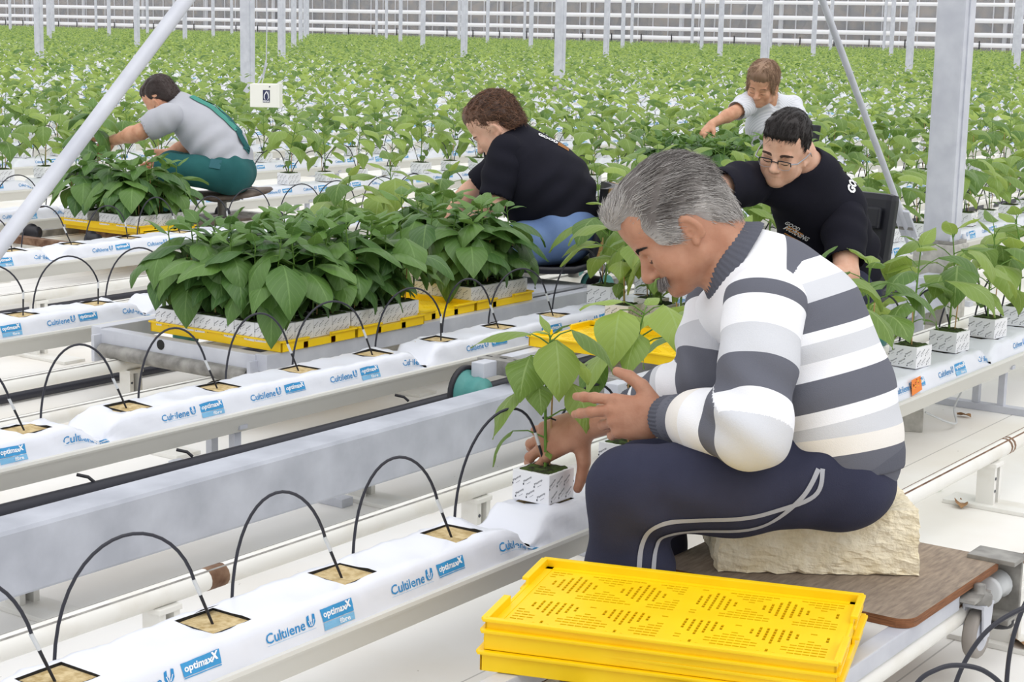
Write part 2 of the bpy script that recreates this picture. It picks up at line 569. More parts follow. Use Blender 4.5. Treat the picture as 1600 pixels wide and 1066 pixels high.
# diagonal braces in the line of the near pillar
def brace(name_label, a, b, r, fork=True):
    root = empty('diagonal_brace', a, 0, name_label, 'brace', 'diagonal wind braces')
    A = Vector(a); B = Vector(b); d = B - A
    m = MB(); m.tube([(0, 0, 0), d], r, 14, 0); m.build('tube', [M['galv']], root)
    return root, d
BY = 2.86
r1, d1 = brace('thick galvanised diagonal tube crossing the left side of the photo', (1.72, BY, 0.30), (4.6, BY, 3.06), 0.0165)
r2, d2 = brace('thin galvanised diagonal rod ending beside the near pillar', (7.03, BY, 0.43), (3.4, BY, 4.0), 0.0135)
m = MB(); u = d2.normalized()
m.box(u * 0.085, (0.012, 0.075, 0.17), 0, rot=u.to_track_quat('Z', 'X').to_matrix(), bev=0.004); m.build('gusset_plate', [M['galv']], r2)
m = MB(); m.tube([u * 0.06 + Vector((0, -0.03, 0)), u * 0.06 + Vector((0, 0.03, 0))], 0.012, 8, 0); m.build('bolt', [M['galv_dark']], r2)
for sy in (-1, 1):
    m = MB(); m.tube([u * 0.03 + Vector((0, sy * 0.022, 0)), u * -0.12 + Vector((0, sy * 0.022, 0))], 0.007, 8, 0); m.build('fork', [M['galv']], r2)

# long galvanised beam on the foundation line
root = empty('foundation_beam', (0, 2.84, 0), 0, 'long galvanised channel beam running between the first and second growing rows', 'beam')
m = MB()
prof = [(-0.05, 0.095), (-0.053, 0.10), (-0.053, 0.232), (-0.048, 0.24), (0.046, 0.24), (0.05, 0.235), (0.05, 0.10), (0.044, 0.095), (0.044, 0.23), (-0.044, 0.23), (-0.044, 0.098)]
m.prism(prof, -1.0, 7.33, 'X', 0)
m.build('channel', [M['galv_beam']], root)
m = MB(); m.box((7.0, 0.0, 0.13), (0.012, 0.16, 0.26), 0); m.build('end_plate', [M['galv']], root)
for i, x in enumerate((0.2, 4.95)):
    m = MB(); m.box((x, 0.0, 0.05), (0.06, 0.07, 0.1), 0); m.build('support', [M['galv']], root)

# ------------------------------------------------------------------ heating rails on the floor between the rows
RAILS = [(0, 1.155), (0, 1.578), (1, 2.455), (1, 2.955), (2, 3.85), (2, 4.29), (3, 5.21), (3, 5.65), (4, 6.57), (4, 7.02)]
ZR = 0.148
RAIL_LAB = ['nearest white floor rail, running under the wooden board', 'white floor rail between the wooden board and the first growing row',
            'white floor rail in front of the galvanised beam', 'white floor rail behind the galvanised beam',
            'white floor rail just behind the second growing row', 'white floor rail just in front of the third growing row',
            'white floor rail just behind the third growing row', 'white floor rail just in front of the fourth growing row',
            'white floor rail just behind the fourth growing row', 'white floor rail just in front of the fifth growing row']
def bracket_mesh():
    m = MB()
    m.box((0, -0.05, 0.006), (0.10, 0.32, 0.012), 0, bev=0.003)
    for sx in (-1, 1): m.box((sx * 0.019, 0, 0.066), (0.016, 0.05, 0.11), 0)
    m.box((0, 0.02, 0.066), (0.05, 0.008, 0.11), 1)
    m.box((0, 0, 0.122), (0.062, 0.058, 0.012), 0, bev=0.003)
    for z in (0.05, 0.085):
        m.lathe([(0.0, -0.001), (0.0045, -0.001), (0.0045, 0.0)], (-0.019, -0.0255, z), 'Y', 8, 2)
    return m.mesh('bracket', [M['white_paint'], M['dark_gap'], M['ink']])
br_me = bracket_mesh()
RX1 = [7.5, 7.0, 9, 11, 13, 15, 17, 19, 22, 24]
for i, (p, y) in enumerate(RAILS):
    x0, x1 = y * 0.62 - 1.6, RX1[i]
    root = empty('floor_rail', (0, y, 0), 0, RAIL_LAB[i], 'rail', 'white floor rails')
    m = MB(); m.tube([(x0, 0, ZR), (x1, 0, ZR)], 0.0235, 14, 0); m.build('pipe', [M['white_paint']], root)
    m = MB()
    for an, wd in ((62, 0.0042), (112, 0.0035)):
        c_, s_ = math.cos(R(180 - an)), math.sin(R(an))
        m.box(((x0 + x1) / 2, c_ * 0.0229, ZR + s_ * 0.0229), (x1 - x0, wd, 0.0024), 0, rot=(R(an - 90) * -1, 0, 0))
    m.build('worn_strip', [M['rust'] if i < 2 else M['galv_dark']], root)
    xb = {0: 3.50, 1: 4.55, 2: 2.30, 3: 2.36}.get(i, 3.2 + 0.37 * i)
    st = 1.15 if i > 2 else 1.055
    b = xb - st * math.floor((xb - x0) / st)
    while b < x1:
        o = link('bracket', br_me, root, (b, 0, 0))
        b += st
    for xs in ((xb + 0.10, xb + 0.125) if i in (1, 4, 5) else (xb + 0.12,)):
        m = MB(); m.tube([(xs, 0, ZR), (xs + (0.012 if i in (1, 4, 5) else 0.05), 0, ZR)], 0.0242, 14, 0); m.build('worn_sleeve', [M['rust']], root)

# thin wire along the floor rail
m = MB(); m.tube([(0.6, 2.545, 0.012), (7.0, 2.545, 0.012)], 0.003, 6, 0)
tag(m.build('floor_wire', [M['rust']]), 'thin brown wire lying along the floor in front of the beam', 'wire')

# black irrigation hose behind the beam
root = empty('irrigation_hose', (0, 3.265, 0), 0, 'thick black irrigation hose lying behind the galvanised beam', 'hose')
pts = [(x, 0.012 * math.sin(x * 1.1), 0.112 + 0.006 * math.sin(x * 0.9 + 1)) for x in np.arange(0.6, 7.6, 0.12)]
m = MB(); m.tube(pts, 0.0215, 14, 0); m.build('pipe', [M['black_hose']], root)
for x in (1.9, 2.84, 3.18, 4.1, 5.0, 5.9):
    m = MB(); m.tube([(x, 0.0, 0.13), (x - 0.01, 0.01, 0.143), (x - 0.03, 0.03, 0.15)], 0.0045, 6, 0); m.build('nipple', [M['black']], root)
for x in (2.2, 3.9, 5.6):
    m = MB(); m.box((x, 0, 0.044), (0.04, 0.03, 0.088), 0); m.build('support', [M['white_paint']], root)
for k, (y, lab) in enumerate(((4.62, 'thin black hose along the floor in front of the third growing row'), (5.99, 'thin black hose along the floor in front of the fourth growing row'))):
    m = MB(); m.tube([(x, y, 0.02) for x in np.arange(1.5, 14, 1.0)], 0.016, 10, 0)
    tag(m.build('irrigation_hose', [M['black_hose']]), lab, 'hose')

# ------------------------------------------------------------------ growing gutters
GP = [(-0.066, 0.146), (-0.090, 0.196), (-0.098, 0.198), (-0.101, 0.204), (-0.099, 0.211), (-0.092, 0.213), (-0.086, 0.208), (-0.080, 0.198), (-0.070, 0.19),
      (0.070, 0.19), (0.080, 0.198), (0.086, 0.208), (0.092, 0.213), (0.099, 0.211), (0.101, 0.204), (0.098, 0.198), (0.090, 0.196), (0.066, 0.146)]
def leg_mesh():
    m = MB()
    m.box((0, -0.13, 0.012), (0.045, 0.66, 0.024), 0, bev=0.003)
    for sy in (-1, 1): m.box((0, sy * 0.045, 0.095), (0.026, 0.022, 0.142), 0)
    m.box((0, 0, 0.162), (0.03, 0.16, 0.012), 0)
    return m.mesh('leg_stand', [M['galv']])
leg_me = leg_mesh()
GEXT = {}
for k in range(95):
    Y = ROWY[k]
    x0 = max(-1.0, Y * 0.66 - 1.4)
    x1 = min(WALL_X - 1.2, 3.2 * Y + 3)
    if x1 - x0 < 1: continue
    GEXT[k] = (x0, x1)
    m = MB(); m.prism(GP, x0, x1, 'X', 0, smooth=False)
    if k < 9:
        root = empty('growing_gutter', (0, Y, 0), 0, 'white steel growing gutter of the %s row from the front' % ordinal(k + 1), 'gutter', 'growing gutters in parallel rows')
        m.build('channel', [M['gutter']], root)
        lx = {0: 5.77, 1: 3.42, 2: 4.6, 4: 8.28}.get(k, x0 + 1.1)
        st = 2.3
        b = lx - st * math.floor((lx - x0) / st)
        while b < x1:
            link('leg_stand', leg_me, root, (b, 0, 0)); b += st
    else:
        o = m.build('growing_gutter', [M['gutter']], None, (0, Y, 0))
        tag(o, 'white growing gutter half hidden by plants, %s row from the front' % ordinal(k + 1), 'gutter', 'growing gutters in parallel rows')

# ------------------------------------------------------------------ growing slabs: white printed film bags with square openings
HOLE = [0.1675 + 0.335 * i for i in range(4)]
def end_scale(x):
    e = np.minimum(x, SLAB_L - x)
    t = np.clip(e / 0.085, 0, 1)
    return 0.18 + 0.82 * (t * t * (3 - 2 * t)) ** 0.7
SEC = np.array([(-0.088, 0.206), (-0.0865, 0.213), (-0.083, 0.226), (-0.080, 0.24), (-0.077, 0.253), (-0.072, 0.263), (-0.064, 0.2685), (-0.054, 0.27), (-0.046, 0.27),
                (-0.023, 0.2705), (0, 0.2705), (0.023, 0.2705), (0.046, 0.27), (0.054, 0.27), (0.064, 0.2685), (0.072, 0.263), (0.078, 0.25), (0.082, 0.235), (0.0865, 0.213), (0.088, 0.206)])
def slab_map(x, y, z, seed):
    """wrinkles and tapered ends"""
    s = end_scale(x)
    w = 0.0011 * np.sin(23 * x + 40 * y + seed) + 0.0012 * np.sin(57 * x - 31 * y + 90 * z + 2 * seed) + 0.0008 * np.sin(131 * x + 77 * y + seed)
    near = 1 + 2.5 * np.exp(-np.minimum(x, SLAB_L - x) / 0.12)
    w = w * near
    zz = 0.206 + (z - 0.206) * s
    up = np.clip((z - 0.21) / 0.05, 0, 1)
    zz = zz + w * up - 0.003 * up * (1 - np.abs(y) / 0.09)
    yy = y + np.sign(y) * w * np.clip((np.abs(y) - 0.06) / 0.01, 0, 1) * np.clip((z - 0.206) / 0.02, 0, 1)
    return yy, zz

def slab_proto(seed):
    xs = set([0.0, 0.012, 0.025, SLAB_L, SLAB_L - 0.012, SLAB_L - 0.025])
    for h in HOLE: xs |= {round(h - 0.046, 4), round(h + 0.046, 4)}
    x = 0.04
    while x < SLAB_L - 0.03:
        if all(abs(x - h) > 0.05 for h in HOLE) or True:
            if all(abs(x - q) > 0.008 for q in xs): xs.add(round(x, 4))
        x += 0.019
    xs = np.array(sorted(xs)); n = len(xs); k = len(SEC)
    X = np.repeat(xs, k); Yq = np.tile(SEC[:, 0], n); Zq = np.tile(SEC[:, 1], n)
    yy, zz = slab_map(X, Yq, Zq, seed)
    V = np.stack([X, yy, zz], 1)
    F = []
    for i in range(n - 1):
        xm = (xs[i] + xs[i + 1]) / 2
        inh = any(abs(xm - h) < 0.046 for h in HOLE)
        for j in range(k - 1):
            if inh and abs((SEC[j, 0] + SEC[j + 1, 0]) / 2) < 0.046 and SEC[j, 1] > 0.26: continue
            F.append((i * k + j, (i + 1) * k + j, (i + 1) * k + j + 1, i * k + j + 1))
    V = V.tolist(); nf = len(F)
    mi = [0] * nf
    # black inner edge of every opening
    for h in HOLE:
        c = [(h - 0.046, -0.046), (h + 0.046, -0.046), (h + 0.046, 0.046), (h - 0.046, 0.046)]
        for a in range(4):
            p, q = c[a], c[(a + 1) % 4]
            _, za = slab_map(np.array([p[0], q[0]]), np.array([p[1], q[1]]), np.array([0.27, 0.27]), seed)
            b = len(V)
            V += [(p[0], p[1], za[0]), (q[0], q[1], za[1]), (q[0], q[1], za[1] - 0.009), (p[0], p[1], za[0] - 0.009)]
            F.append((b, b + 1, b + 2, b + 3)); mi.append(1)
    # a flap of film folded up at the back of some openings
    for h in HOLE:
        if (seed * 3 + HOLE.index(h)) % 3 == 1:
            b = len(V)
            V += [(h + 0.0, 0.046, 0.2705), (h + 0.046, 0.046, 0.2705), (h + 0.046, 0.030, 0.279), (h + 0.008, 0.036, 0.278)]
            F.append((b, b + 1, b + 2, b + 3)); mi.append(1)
    FV, FFc, FI = list(V), list(F), list(mi)
    # rockwool seen in the openings
    m = MB(); m.box((SLAB_L / 2, 0, 0.2385), (SLAB_L - 0.2, 0.0915, 0.052), 0)
    wool = m.mesh('rockwool', [M['rockwool']])
    # print: word, hand mark, label box
    V = []; F = []; I = []
    def put(P, faces, mi, off=0.0011):
        P = np.asarray(P, float)
        x = P[:, 0]; t = np.clip(P[:, 1], 0, 1)      # t 0 bottom, 1 top of the front face
        y = -0.0862 + t * (0.0862 - 0.0765); z = 0.2135 + t * (0.255 - 0.2135)
        yy, zz = slab_map(x, y, z, seed)
        b = len(V)
        for a, c, d in zip(x, yy - off, zz): V.append((a, c, d))
        for f in faces: F.append(tuple(q + b for q in f)); I.append(mi)
    def rect(x0, x1, t0, t1, mi, off, nx=5, sh=0.0):
        P = []; Fq = []
        for i in range(nx + 1):
            for j in range(3):
                x = x0 + (x1 - x0) * i / nx; t = t0 + (t1 - t0) * j / 2
                P.append((x + sh * (1 - t), t))
        for i in range(nx):
            for j in range(2): Fq.append((i * 3 + j, (i + 1) * 3 + j, (i + 1) * 3 + j + 1, i * 3 + j + 1))
        put(P, Fq, mi, off)
    for hi, h in enumerate(HOLE):
        x0 = h + 0.045
        if x0 + 0.225 > SLAB_L - 0.002: 
            x0 = h + 0.05
        big = ((hi + seed) % 2 == 0)
        P, Ft = text_fit('Cultilene', x0, x0 + 0.098, 0.42, 0.86, 0.012); 
        put(P, Ft, 0)
        rect(x0 + 0.002, x0 + 0.122, 0.335, 0.347, 2, 0.0011)
        # hand-shaped mark: a cup with rays left blank
        cx = x0 + 0.112
        cup = [(cx - 0.0095, 0.92), (cx - 0.0095, 0.62), (cx - 0.006, 0.48), (cx, 0.44), (cx + 0.006, 0.48), (cx + 0.0095, 0.62), (cx + 0.0095, 0.92), (cx + 0.004, 0.96), (cx + 0.0035, 0.7), (cx, 0.62), (cx - 0.0035, 0.7), (cx - 0.004, 0.96)]
        put(cup, [(0, 1, 10, 11), (1, 2, 10), (2, 3, 9, 10), (3, 4, 8, 9) if False else (3, 4, 9), (4, 5, 8, 9), (5, 6, 7, 8)], 0)
        for da in (-0.004, 0.0, 0.004):
            put([(cx + da * 0.5 - 0.0007, 0.5), (cx + da * 0.5 + 0.0007, 0.5), (cx + da * 1.5 + 0.0008, 0.74), (cx + da * 1.5 - 0.0008, 0.74)], [(0, 1, 2, 3)], 3, 0.0018)
        bx0, bx1 = x0 + 0.139, x0 + 0.222
        if bx1 > SLAB_L - 0.004: bx1 = SLAB_L - 0.004
        rect(bx0, bx1, 0.44, 1.0, 1, 0.0011, sh=0.004)
        rect(bx0, bx1, 0.08 if big else 0.36, 0.40, 2 if big else 1, 0.0011, sh=0.004)
        P, Ft = text_fit('optimax', bx0 + 0.006, bx1 - 0.014, 0.52, 0.9, 0.03); put(P, Ft, 3, 0.0019)
        P, Ft = text_fit('x', bx1 - 0.018, bx1 - 0.004, 0.66, 0.98, 0.03); put(P, Ft, 3, 0.0019)
        if big:
            P, Ft = text_fit('fibre', bx0 + 0.045, bx1 - 0.008, 0.14, 0.36, 0.02); put(P, Ft, 3, 0.0019)
    b = len(FV); sm = [True] * len(FFc) + [False] * len(F)
    FV += V; FFc += [tuple(q + b for q in f) for f in F]; FI += [q + 2 for q in I]
    film = mk_mesh('film_bag', FV, FFc, [M['film'], M['dark_gap'], M['blue2'], M['blue'], M['blue_light'], M['print_white']], FI, sm)
    root = empty('growing_slab', (0, 0, -50))
    link('film_bag', film, root); link('rockwool', wool, root)
    return root

slab_protos = [slab_proto(s) for s in range(3)]
PH = {0: 2.85, 1: 2.90, 2: 4.33, 3: 5.06, 4: 9.0}
slab_all = []
for k, (x0, x1) in GEXT.items():
    ph = PH.get(k, rng.random() * SLAB_L)
    s = ph - SLAB_L * math.floor((ph - x0) / SLAB_L)
    i = 0
    while s + SLAB_L < x1:
        v = [project((s + f * SLAB_L, ROWY[k], TOP)) for f in (0, 0.5, 1)]
        vis = any(-80 < q[0] < 1680 and -40 < q[1] < 1120 for q in v)
        slab_all.append((v[1][2], k, s, vis)); s += SLAB_L
seen = sorted([q for q in slab_all if q[3]])
near_slabs = seen[:300]
ns = set((q[1], q[2]) for q in near_slabs)
cnt = {}
used = [False] * 3
for d, k, s, vis in sorted(near_slabs, key=lambda q: (q[1], q[2])):
    cnt[k] = cnt.get(k, 0) + 1
    lab = 'white printed growing slab, %s from the left in the %s row from the front' % (ordinal(cnt[k]), ordinal(k + 1))
    vi = int((k * 7 + cnt[k] * 5) % 3)
    p = slab_protos[vi]
    loc = (s, ROWY[k], 0)
    if not used[vi]:
        used[vi] = True; p.location = loc; tag(p, lab, 'growing slab', 'white growing slabs lying in the gutters')
    else:
        o = dup(p, loc, 0, lab, 'white growing slabs lying in the gutters'); o['category'] = 'growing slab'
m = MB()
for d, k, s, vis in slab_all:
    if (k, s) in ns or d > 140: continue
    if not vis and k > 6: continue
    Y = ROWY[k]
    m.prism([(Y - 0.088, 0.206), (Y - 0.076, 0.255), (Y - 0.06, 0.27), (Y + 0.06, 0.27), (Y + 0.088, 0.206)], s + 0.01, s + SLAB_L - 0.01, 'X', 0)
o = m.build('growing_slab', [M['film']]); tag(o, 'white growing slabs of the far rows, hidden under the crop', 'growing slab', 'white growing slabs lying in the gutters', 'stuff')

def holes_of(k):
    return sorted([s + h for d, kk, s, vis in slab_all if kk == k for h in HOLE])
# ------------------------------------------------------------------ pepper plants
def leaf_geo(L, W, elev, droop, az, origin, nu=8, nv=2, fold=0.22, twist=0.0, rs=None, bow=1.0):
    """an ovate pointed blade; returns verts, quads, uv"""
    us = np.linspace(0, 1, nu + 1)
    ang = elev - droop * us ** bow
    dx = np.cos(ang) * L / nu; dz = np.sin(ang) * L / nu
    cx = np.concatenate([[0], np.cumsum((dx[:-1] + dx[1:]) / 2)]); cz = np.concatenate([[0], np.cumsum((dz[:-1] + dz[1:]) / 2)])
    w = W * 0.5 * (np.sin(np.pi * us ** 0.72) ** 0.85) * (1 - 0.18 * us)
    w[0] = W * 0.02; w[-1] = 0.0005
    vs = np.linspace(-1, 1, 2 * nv + 1)
    P = np.zeros((nu + 1, 2 * nv + 1, 3)); UV = np.zeros((nu + 1, 2 * nv + 1, 2))
    rip = rs.rand() * 6 if rs is not None else 0
    for j, v in enumerate(vs):
        up = -fold * abs(v) ** 1.5 * w * 1.0 + 0.035 * L * np.sin(us * 9 + rip + (1.5 if v > 0 else 0)) * abs(v) ** 2 * 0.8
        nx = -np.sin(ang); nz = np.cos(ang)
        tw = twist * us
        yy = v * w * np.cos(tw); uu = up + v * w * np.sin(tw)
        P[:, j, 0] = cx + nx * uu; P[:, j, 2] = cz + nz * uu; P[:, j, 1] = yy
        UV[:, j, 0] = us; UV[:, j, 1] = 0.5 + 0.5 * v
    ca, sa = math.cos(az), math.sin(az)
    Q = P.reshape(-1, 3).copy()
    x = Q[:, 0] * ca - Q[:, 1] * sa; y = Q[:, 0] * sa + Q[:, 1] * ca
    Q[:, 0] = x; Q[:, 1] = y
    Q += np.array(origin)
    m = 2 * nv + 1
    F = [(i * m + j, (i + 1) * m + j, (i + 1) * m + j + 1, i * m + j + 1) for i in range(nu) for j in range(m - 1)]
    return Q, F, UV.reshape(-1, 2)


def make_plant_meshes(seed, leaves=None, H=0.28, nleaf=14, Lmax=0.158, mats=('leaf', 'stem'), detail=(8, 2), dark=0.0, lean=None, wide=0.68, elev=(8, 32), droop=(75, 125), pet=1.0):
    rs = np.random.RandomState(seed)
    if lean is None: lean = (rs.randn() * 0.018, rs.randn() * 0.018)
    def stem_pt(t):
        return np.array([lean[0] * t * t + 0.004 * math.sin(5 * t + seed), lean[1] * t * t + 0.004 * math.cos(4 * t + seed), H * t])
    if leaves is None:
        leaves = []
        a = rs.rand() * 6.28
        for i in range(nleaf):
            t = 0.12 + 0.88 * (i / (nleaf - 1)) ** 0.8
            a += R(137.5) + rs.randn() * 0.25
            s = 0.45 + 0.75 * math.sin(math.pi * min(1, (t * 0.8 + 0.05)) ** 1.3)
            if i < 2: s *= 0.55
            if i >= nleaf - 3: s *= 0.55
            L = Lmax * s * (0.85 + 0.3 * rs.rand())
            e = R(elev[0] + (elev[1] - elev[0]) * rs.rand()); dr = R(droop[0] + (droop[1] - droop[0]) * rs.rand())
            if i >= nleaf - 3: e = R(45 + 25 * rs.rand()); dr = R(40 + 40 * rs.rand())
            leaves.append((t, a, pet * L * (0.32 + 0.2 * rs.rand()), e + R(15), L, wide * (0.9 + 0.2 * rs.rand()), e, dr))
    m = MB()
    m.tube([stem_pt(t) for t in np.linspace(-0.02, 1, 9)], [0.0042 - 0.0022 * t for t in np.linspace(0, 1, 9)], 6, 0)
    V = []; F = []; UV = []; RN = []
    for lf in leaves:
        t, a, pl, pe, L, wr, e, dr = lf[:8]
        o = stem_pt(t)
        d = np.array([math.cos(a), math.sin(a)])
        p1 = o + np.array([d[0] * math.cos(pe), d[1] * math.cos(pe), math.sin(pe)]) * pl * 0.55
        pm = (pe + e) / 2 - 0.1
        p2 = p1 + np.array([d[0] * math.cos(pm), d[1] * math.cos(pm), math.sin(pm)]) * pl * 0.45
        m.tube([o, p1, p2], [0.0021, 0.0017, 0.0014], 5, 0, caps=False)
        Q, Fq, uv = leaf_geo(L, L * wr, e - 0.1, dr, (lf[8] if len(lf) > 8 else a + rs.randn() * 0.15), p2, detail[0], detail[1], fold=0.15 + 0.3 * rs.rand(), twist=rs.randn() * 0.35, rs=rs, bow=0.8 + 0.5 * rs.rand())
        b = len(V); V.extend(Q.tolist()); F.extend([tuple(q + b for q in f) for f in Fq]); UV.extend(uv.tolist())
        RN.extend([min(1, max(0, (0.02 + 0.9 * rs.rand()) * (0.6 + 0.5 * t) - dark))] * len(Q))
    st = m.mesh('stem', [M[mats[1]]])
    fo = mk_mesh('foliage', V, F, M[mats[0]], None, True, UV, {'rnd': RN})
    return st, fo


# rockwool block in its printed white wrapper
BW, BH = 0.096, 0.066
def block_meshes():
    m = MB()
    m.box((0, 0, BH / 2), (BW, BW, BH), 0, bev=0.0025)
    I0 = len(m.F)
    V = []; F = []
    for side in range(4):
        cells = [(-0.036, 0.010), (-0.008, 0.012), (0.020, 0.010), (-0.044, 0.038), (-0.016, 0.040), (0.012, 0.038)]
        for (cx, cz) in cells:
            P, Ft = text_fit('Plantop', 0, 0.024, 0, 0.0056, 0.01)
            ca, sa = math.cos(0.62), math.sin(0.62)
            x = cx + P[:, 0] * ca - P[:, 1] * sa; z = cz + P[:, 0] * sa + P[:, 1] * ca
            dot = [(cx - 0.004, cz - 0.005), (cx - 0.0005, cz - 0.004), (cx - 0.0015, cz + 0.0005), (cx - 0.004, cz - 0.001)]
            dash = [(cx + 0.006, cz - 0.002), (cx + 0.016, cz + 0.0048), (cx + 0.0156, cz + 0.0056), (cx + 0.0056, cz - 0.0012)]
            sets = [(np.stack([x, z], 1), Ft, 1), (np.array(dot), [(0, 1, 2, 3)], 1), (np.array(dash), [(0, 1, 2, 3)], 2)]
            for Q, ff, mi in sets:
                Q = Q.copy()
                if Q[:, 0].max() > BW / 2 - 0.002 or Q[:, 1].max() > BH - 0.002:
                    Q[:, 0] = np.minimum(Q[:, 0], BW / 2 - 0.002); Q[:, 1] = np.minimum(Q[:, 1], BH - 0.002)
                o = -BW / 2 - 0.0005
                pts = []
                for a, b in Q:
                    p = (a, o, b)
                    for _ in range(side): p = (-p[1], p[0], p[2])
                    pts.append(p)
                m.add(pts, ff, mi)
    bl = m.mesh('rockwool_block', [M['wrap'], M['ink'], M['ink_grey']])
    m = MB()
    nx = 9; rs = np.random.RandomState(5)
    hs = rs.rand(nx, nx) * 0.004
    V = [(-0.044 + 0.088 * i / (nx - 1), -0.044 + 0.088 * j / (nx - 1), BH + (0.0015 + hs[i, j] if 0 < i < nx - 1 and 0 < j < nx - 1 else -0.001)) for i in range(nx) for j in range(nx)]
    F = [(i * nx + j, (i + 1) * nx + j, (i + 1) * nx + j + 1, i * nx + j + 1) for i in range(nx - 1) for j in range(nx - 1)]
    m.add(V, F, 0, True)
    so = m.mesh('soil', [M['soil']])
    return bl, so
BLOCK_ME, SOIL_ME = block_meshes()
def stake_mesh(h, dx, dy, lx=0.0):
    m = MB(); m.tube([(dx, dy, BH - 0.01), (dx + lx, dy, BH + h)], 0.0021, 6, 0)
    return m.mesh('stake', [M['stake']])
STAKES = [stake_mesh(0.17, 0.014, -0.006, 0.004), stake_mesh(0.15, -0.012, -0.01, -0.01), stake_mesh(0.19, 0.01, 0.012, 0.012)]
def clip_mesh(h):
    m = MB()
    m.tube([(0.0075 * math.cos(a) + 0.005, 0.0075 * math.sin(a), BH + h) for a in np.linspace(0, 6.2, 12)], 0.0018, 5, 0)
    m.tube([(0.012, -0.004, BH + h), (0.022, -0.014, BH + h - 0.006)], 0.002, 5, 0)
    return m.mesh('clip', [M['black']])
CLIPS = [clip_mesh(0.11), clip_mesh(0.13), clip_mesh(0.10)]

def plant_proto(seed, stake=0, **kw):
    st, fo = make_plant_meshes(seed, **kw)
    root = empty('pepper_plant', (0, 0, -60))
    link('rockwool_block', BLOCK_ME, root); link('soil', SOIL_ME, root)
    link('stem', st, root, (0, 0, BH)); link('foliage', fo, root, (0, 0, BH))
    if stake is not None:
        link('stake', STAKES[stake % 3], root); link('clip', CLIPS[stake % 3], root)
    root['category'] = 'plant'
    return root

field_protos = [plant_proto(100 + s, s, H=0.27 + 0.03 * ((s * 7) % 3) / 2) for s in range(9)]
used_f = [False] * len(field_protos)
FRONT = {0: 2.9, 1: 5.35, 2: 5.5, 3: 9.55, 4: 7.9}
cands = []
far = []
for k in GEXT:
    st = FRONT.get(k, -99)
    for X in holes_of(k):
        if X < st: continue
        p = project((X, ROWY[k], 0.5)); q = project((X, ROWY[k], 0.3))
        vis = -110 < p[0] < 1710 and p[1] < 1150
        cands.append((p[2], k, X, vis))
cands.sort()
# plants beside the man at the front are shaped after the photo
def spot(az): return R(az)
front_leaves = [(0.97, R(250), 0.022, R(30), 0.150, 0.74, R(-20), R(66), R(222)), (0.96, R(-40), 0.055, R(40), 0.145, 0.62, R(5), R(80), R(-75)), (0.95, R(125), 0.045, R(35), 0.140, 0.52, R(22), R(62), R(132)),
                (0.80, R(128), 0.045, R(45), 0.115, 0.86, R(-25), R(60), R(196)), (0.66, R(150), 0.020, R(10), 0.080, 0.80, R(-20), R(60), R(225)), (0.50, R(128), 0.070, R(38), 0.120, 0.60, R(-20), R(55), R(165)),
                (0.60, R(-60), 0.060, R(30), 0.120, 0.62, R(-20), R(70), R(-110)), (0.80, R(0), 0.050, R(30), 0.125, 0.6, R(0), R(85), R(-20)), (0.38, R(-52), 0.070, R(32), 0.100, 0.7, R(5), R(50), R(-62)),
                (0.24, R(128), 0.075, R(22), 0.095, 0.34, R(-15), R(80), R(150)), (0.20, R(-40), 0.014, R(30), 0.036, 0.55, R(0), R(30)), (0.13, R(235), 0.012, R(20), 0.030, 0.55, R(0), R(30)),
                (0.75, R(20), 0.06, R(10), 0.11, 0.62, R(0), R(80)), (1.0, R(170), 0.012, R(60), 0.062, 0.5, R(35), R(60)), (1.0, R(60), 0.01, R(70), 0.055, 0.45, R(60), R(30)), (1.0, R(280), 0.01, R(60), 0.05, 0.45, R(55), R(40))]
hand_leaves = [(0.97, R(135), 0.060, R(30), 0.150, 0.76, R(-20), R(68), R(205)), (0.98, R(-62), 0.055, R(40), 0.150, 0.78, R(0), R(82), R(235)), (0.82, R(215), 0.035, R(30), 0.125, 0.66, R(-10), R(70), R(190)),
               (0.70, R(150), 0.065, R(20), 0.140, 0.64, R(-15), R(72), R(160)), (0.72, R(-50), 0.085, R(30), 0.135, 0.78, R(5), R(60), R(-70)), (0.58, R(118), 0.075, R(25), 0.130, 0.56, R(-20), R(62), R(180)),
               (0.80, R(-60), 0.10, R(35), 0.13, 0.72, R(-10), R(75), R(-100)), (0.4, R(215), 0.05, R(10), 0.11, 0.6, R(-20), R(60)), (0.28, R(-20), 0.05, R(20), 0.08, 0.55, R(0), R(60)),
               (1.0, R(130), 0.05, R(35), 0.11, 0.45, R(20), R(50)), (1.0, R(0), 0.02, R(60), 0.07, 0.5, R(40), R(50)), (0.9, R(60), 0.05, R(30), 0.125, 0.66, R(0), R(80)), (0.6, R(100), 0.07, R(20), 0.12, 0.6, R(0), R(70))]
p_front = plant_proto(901, 0, leaves=front_leaves, H=0.285, lean=(0.006, -0.006))
p_hand = plant_proto(902, 1, leaves=hand_leaves, H=0.30, lean=(0.02, -0.02))

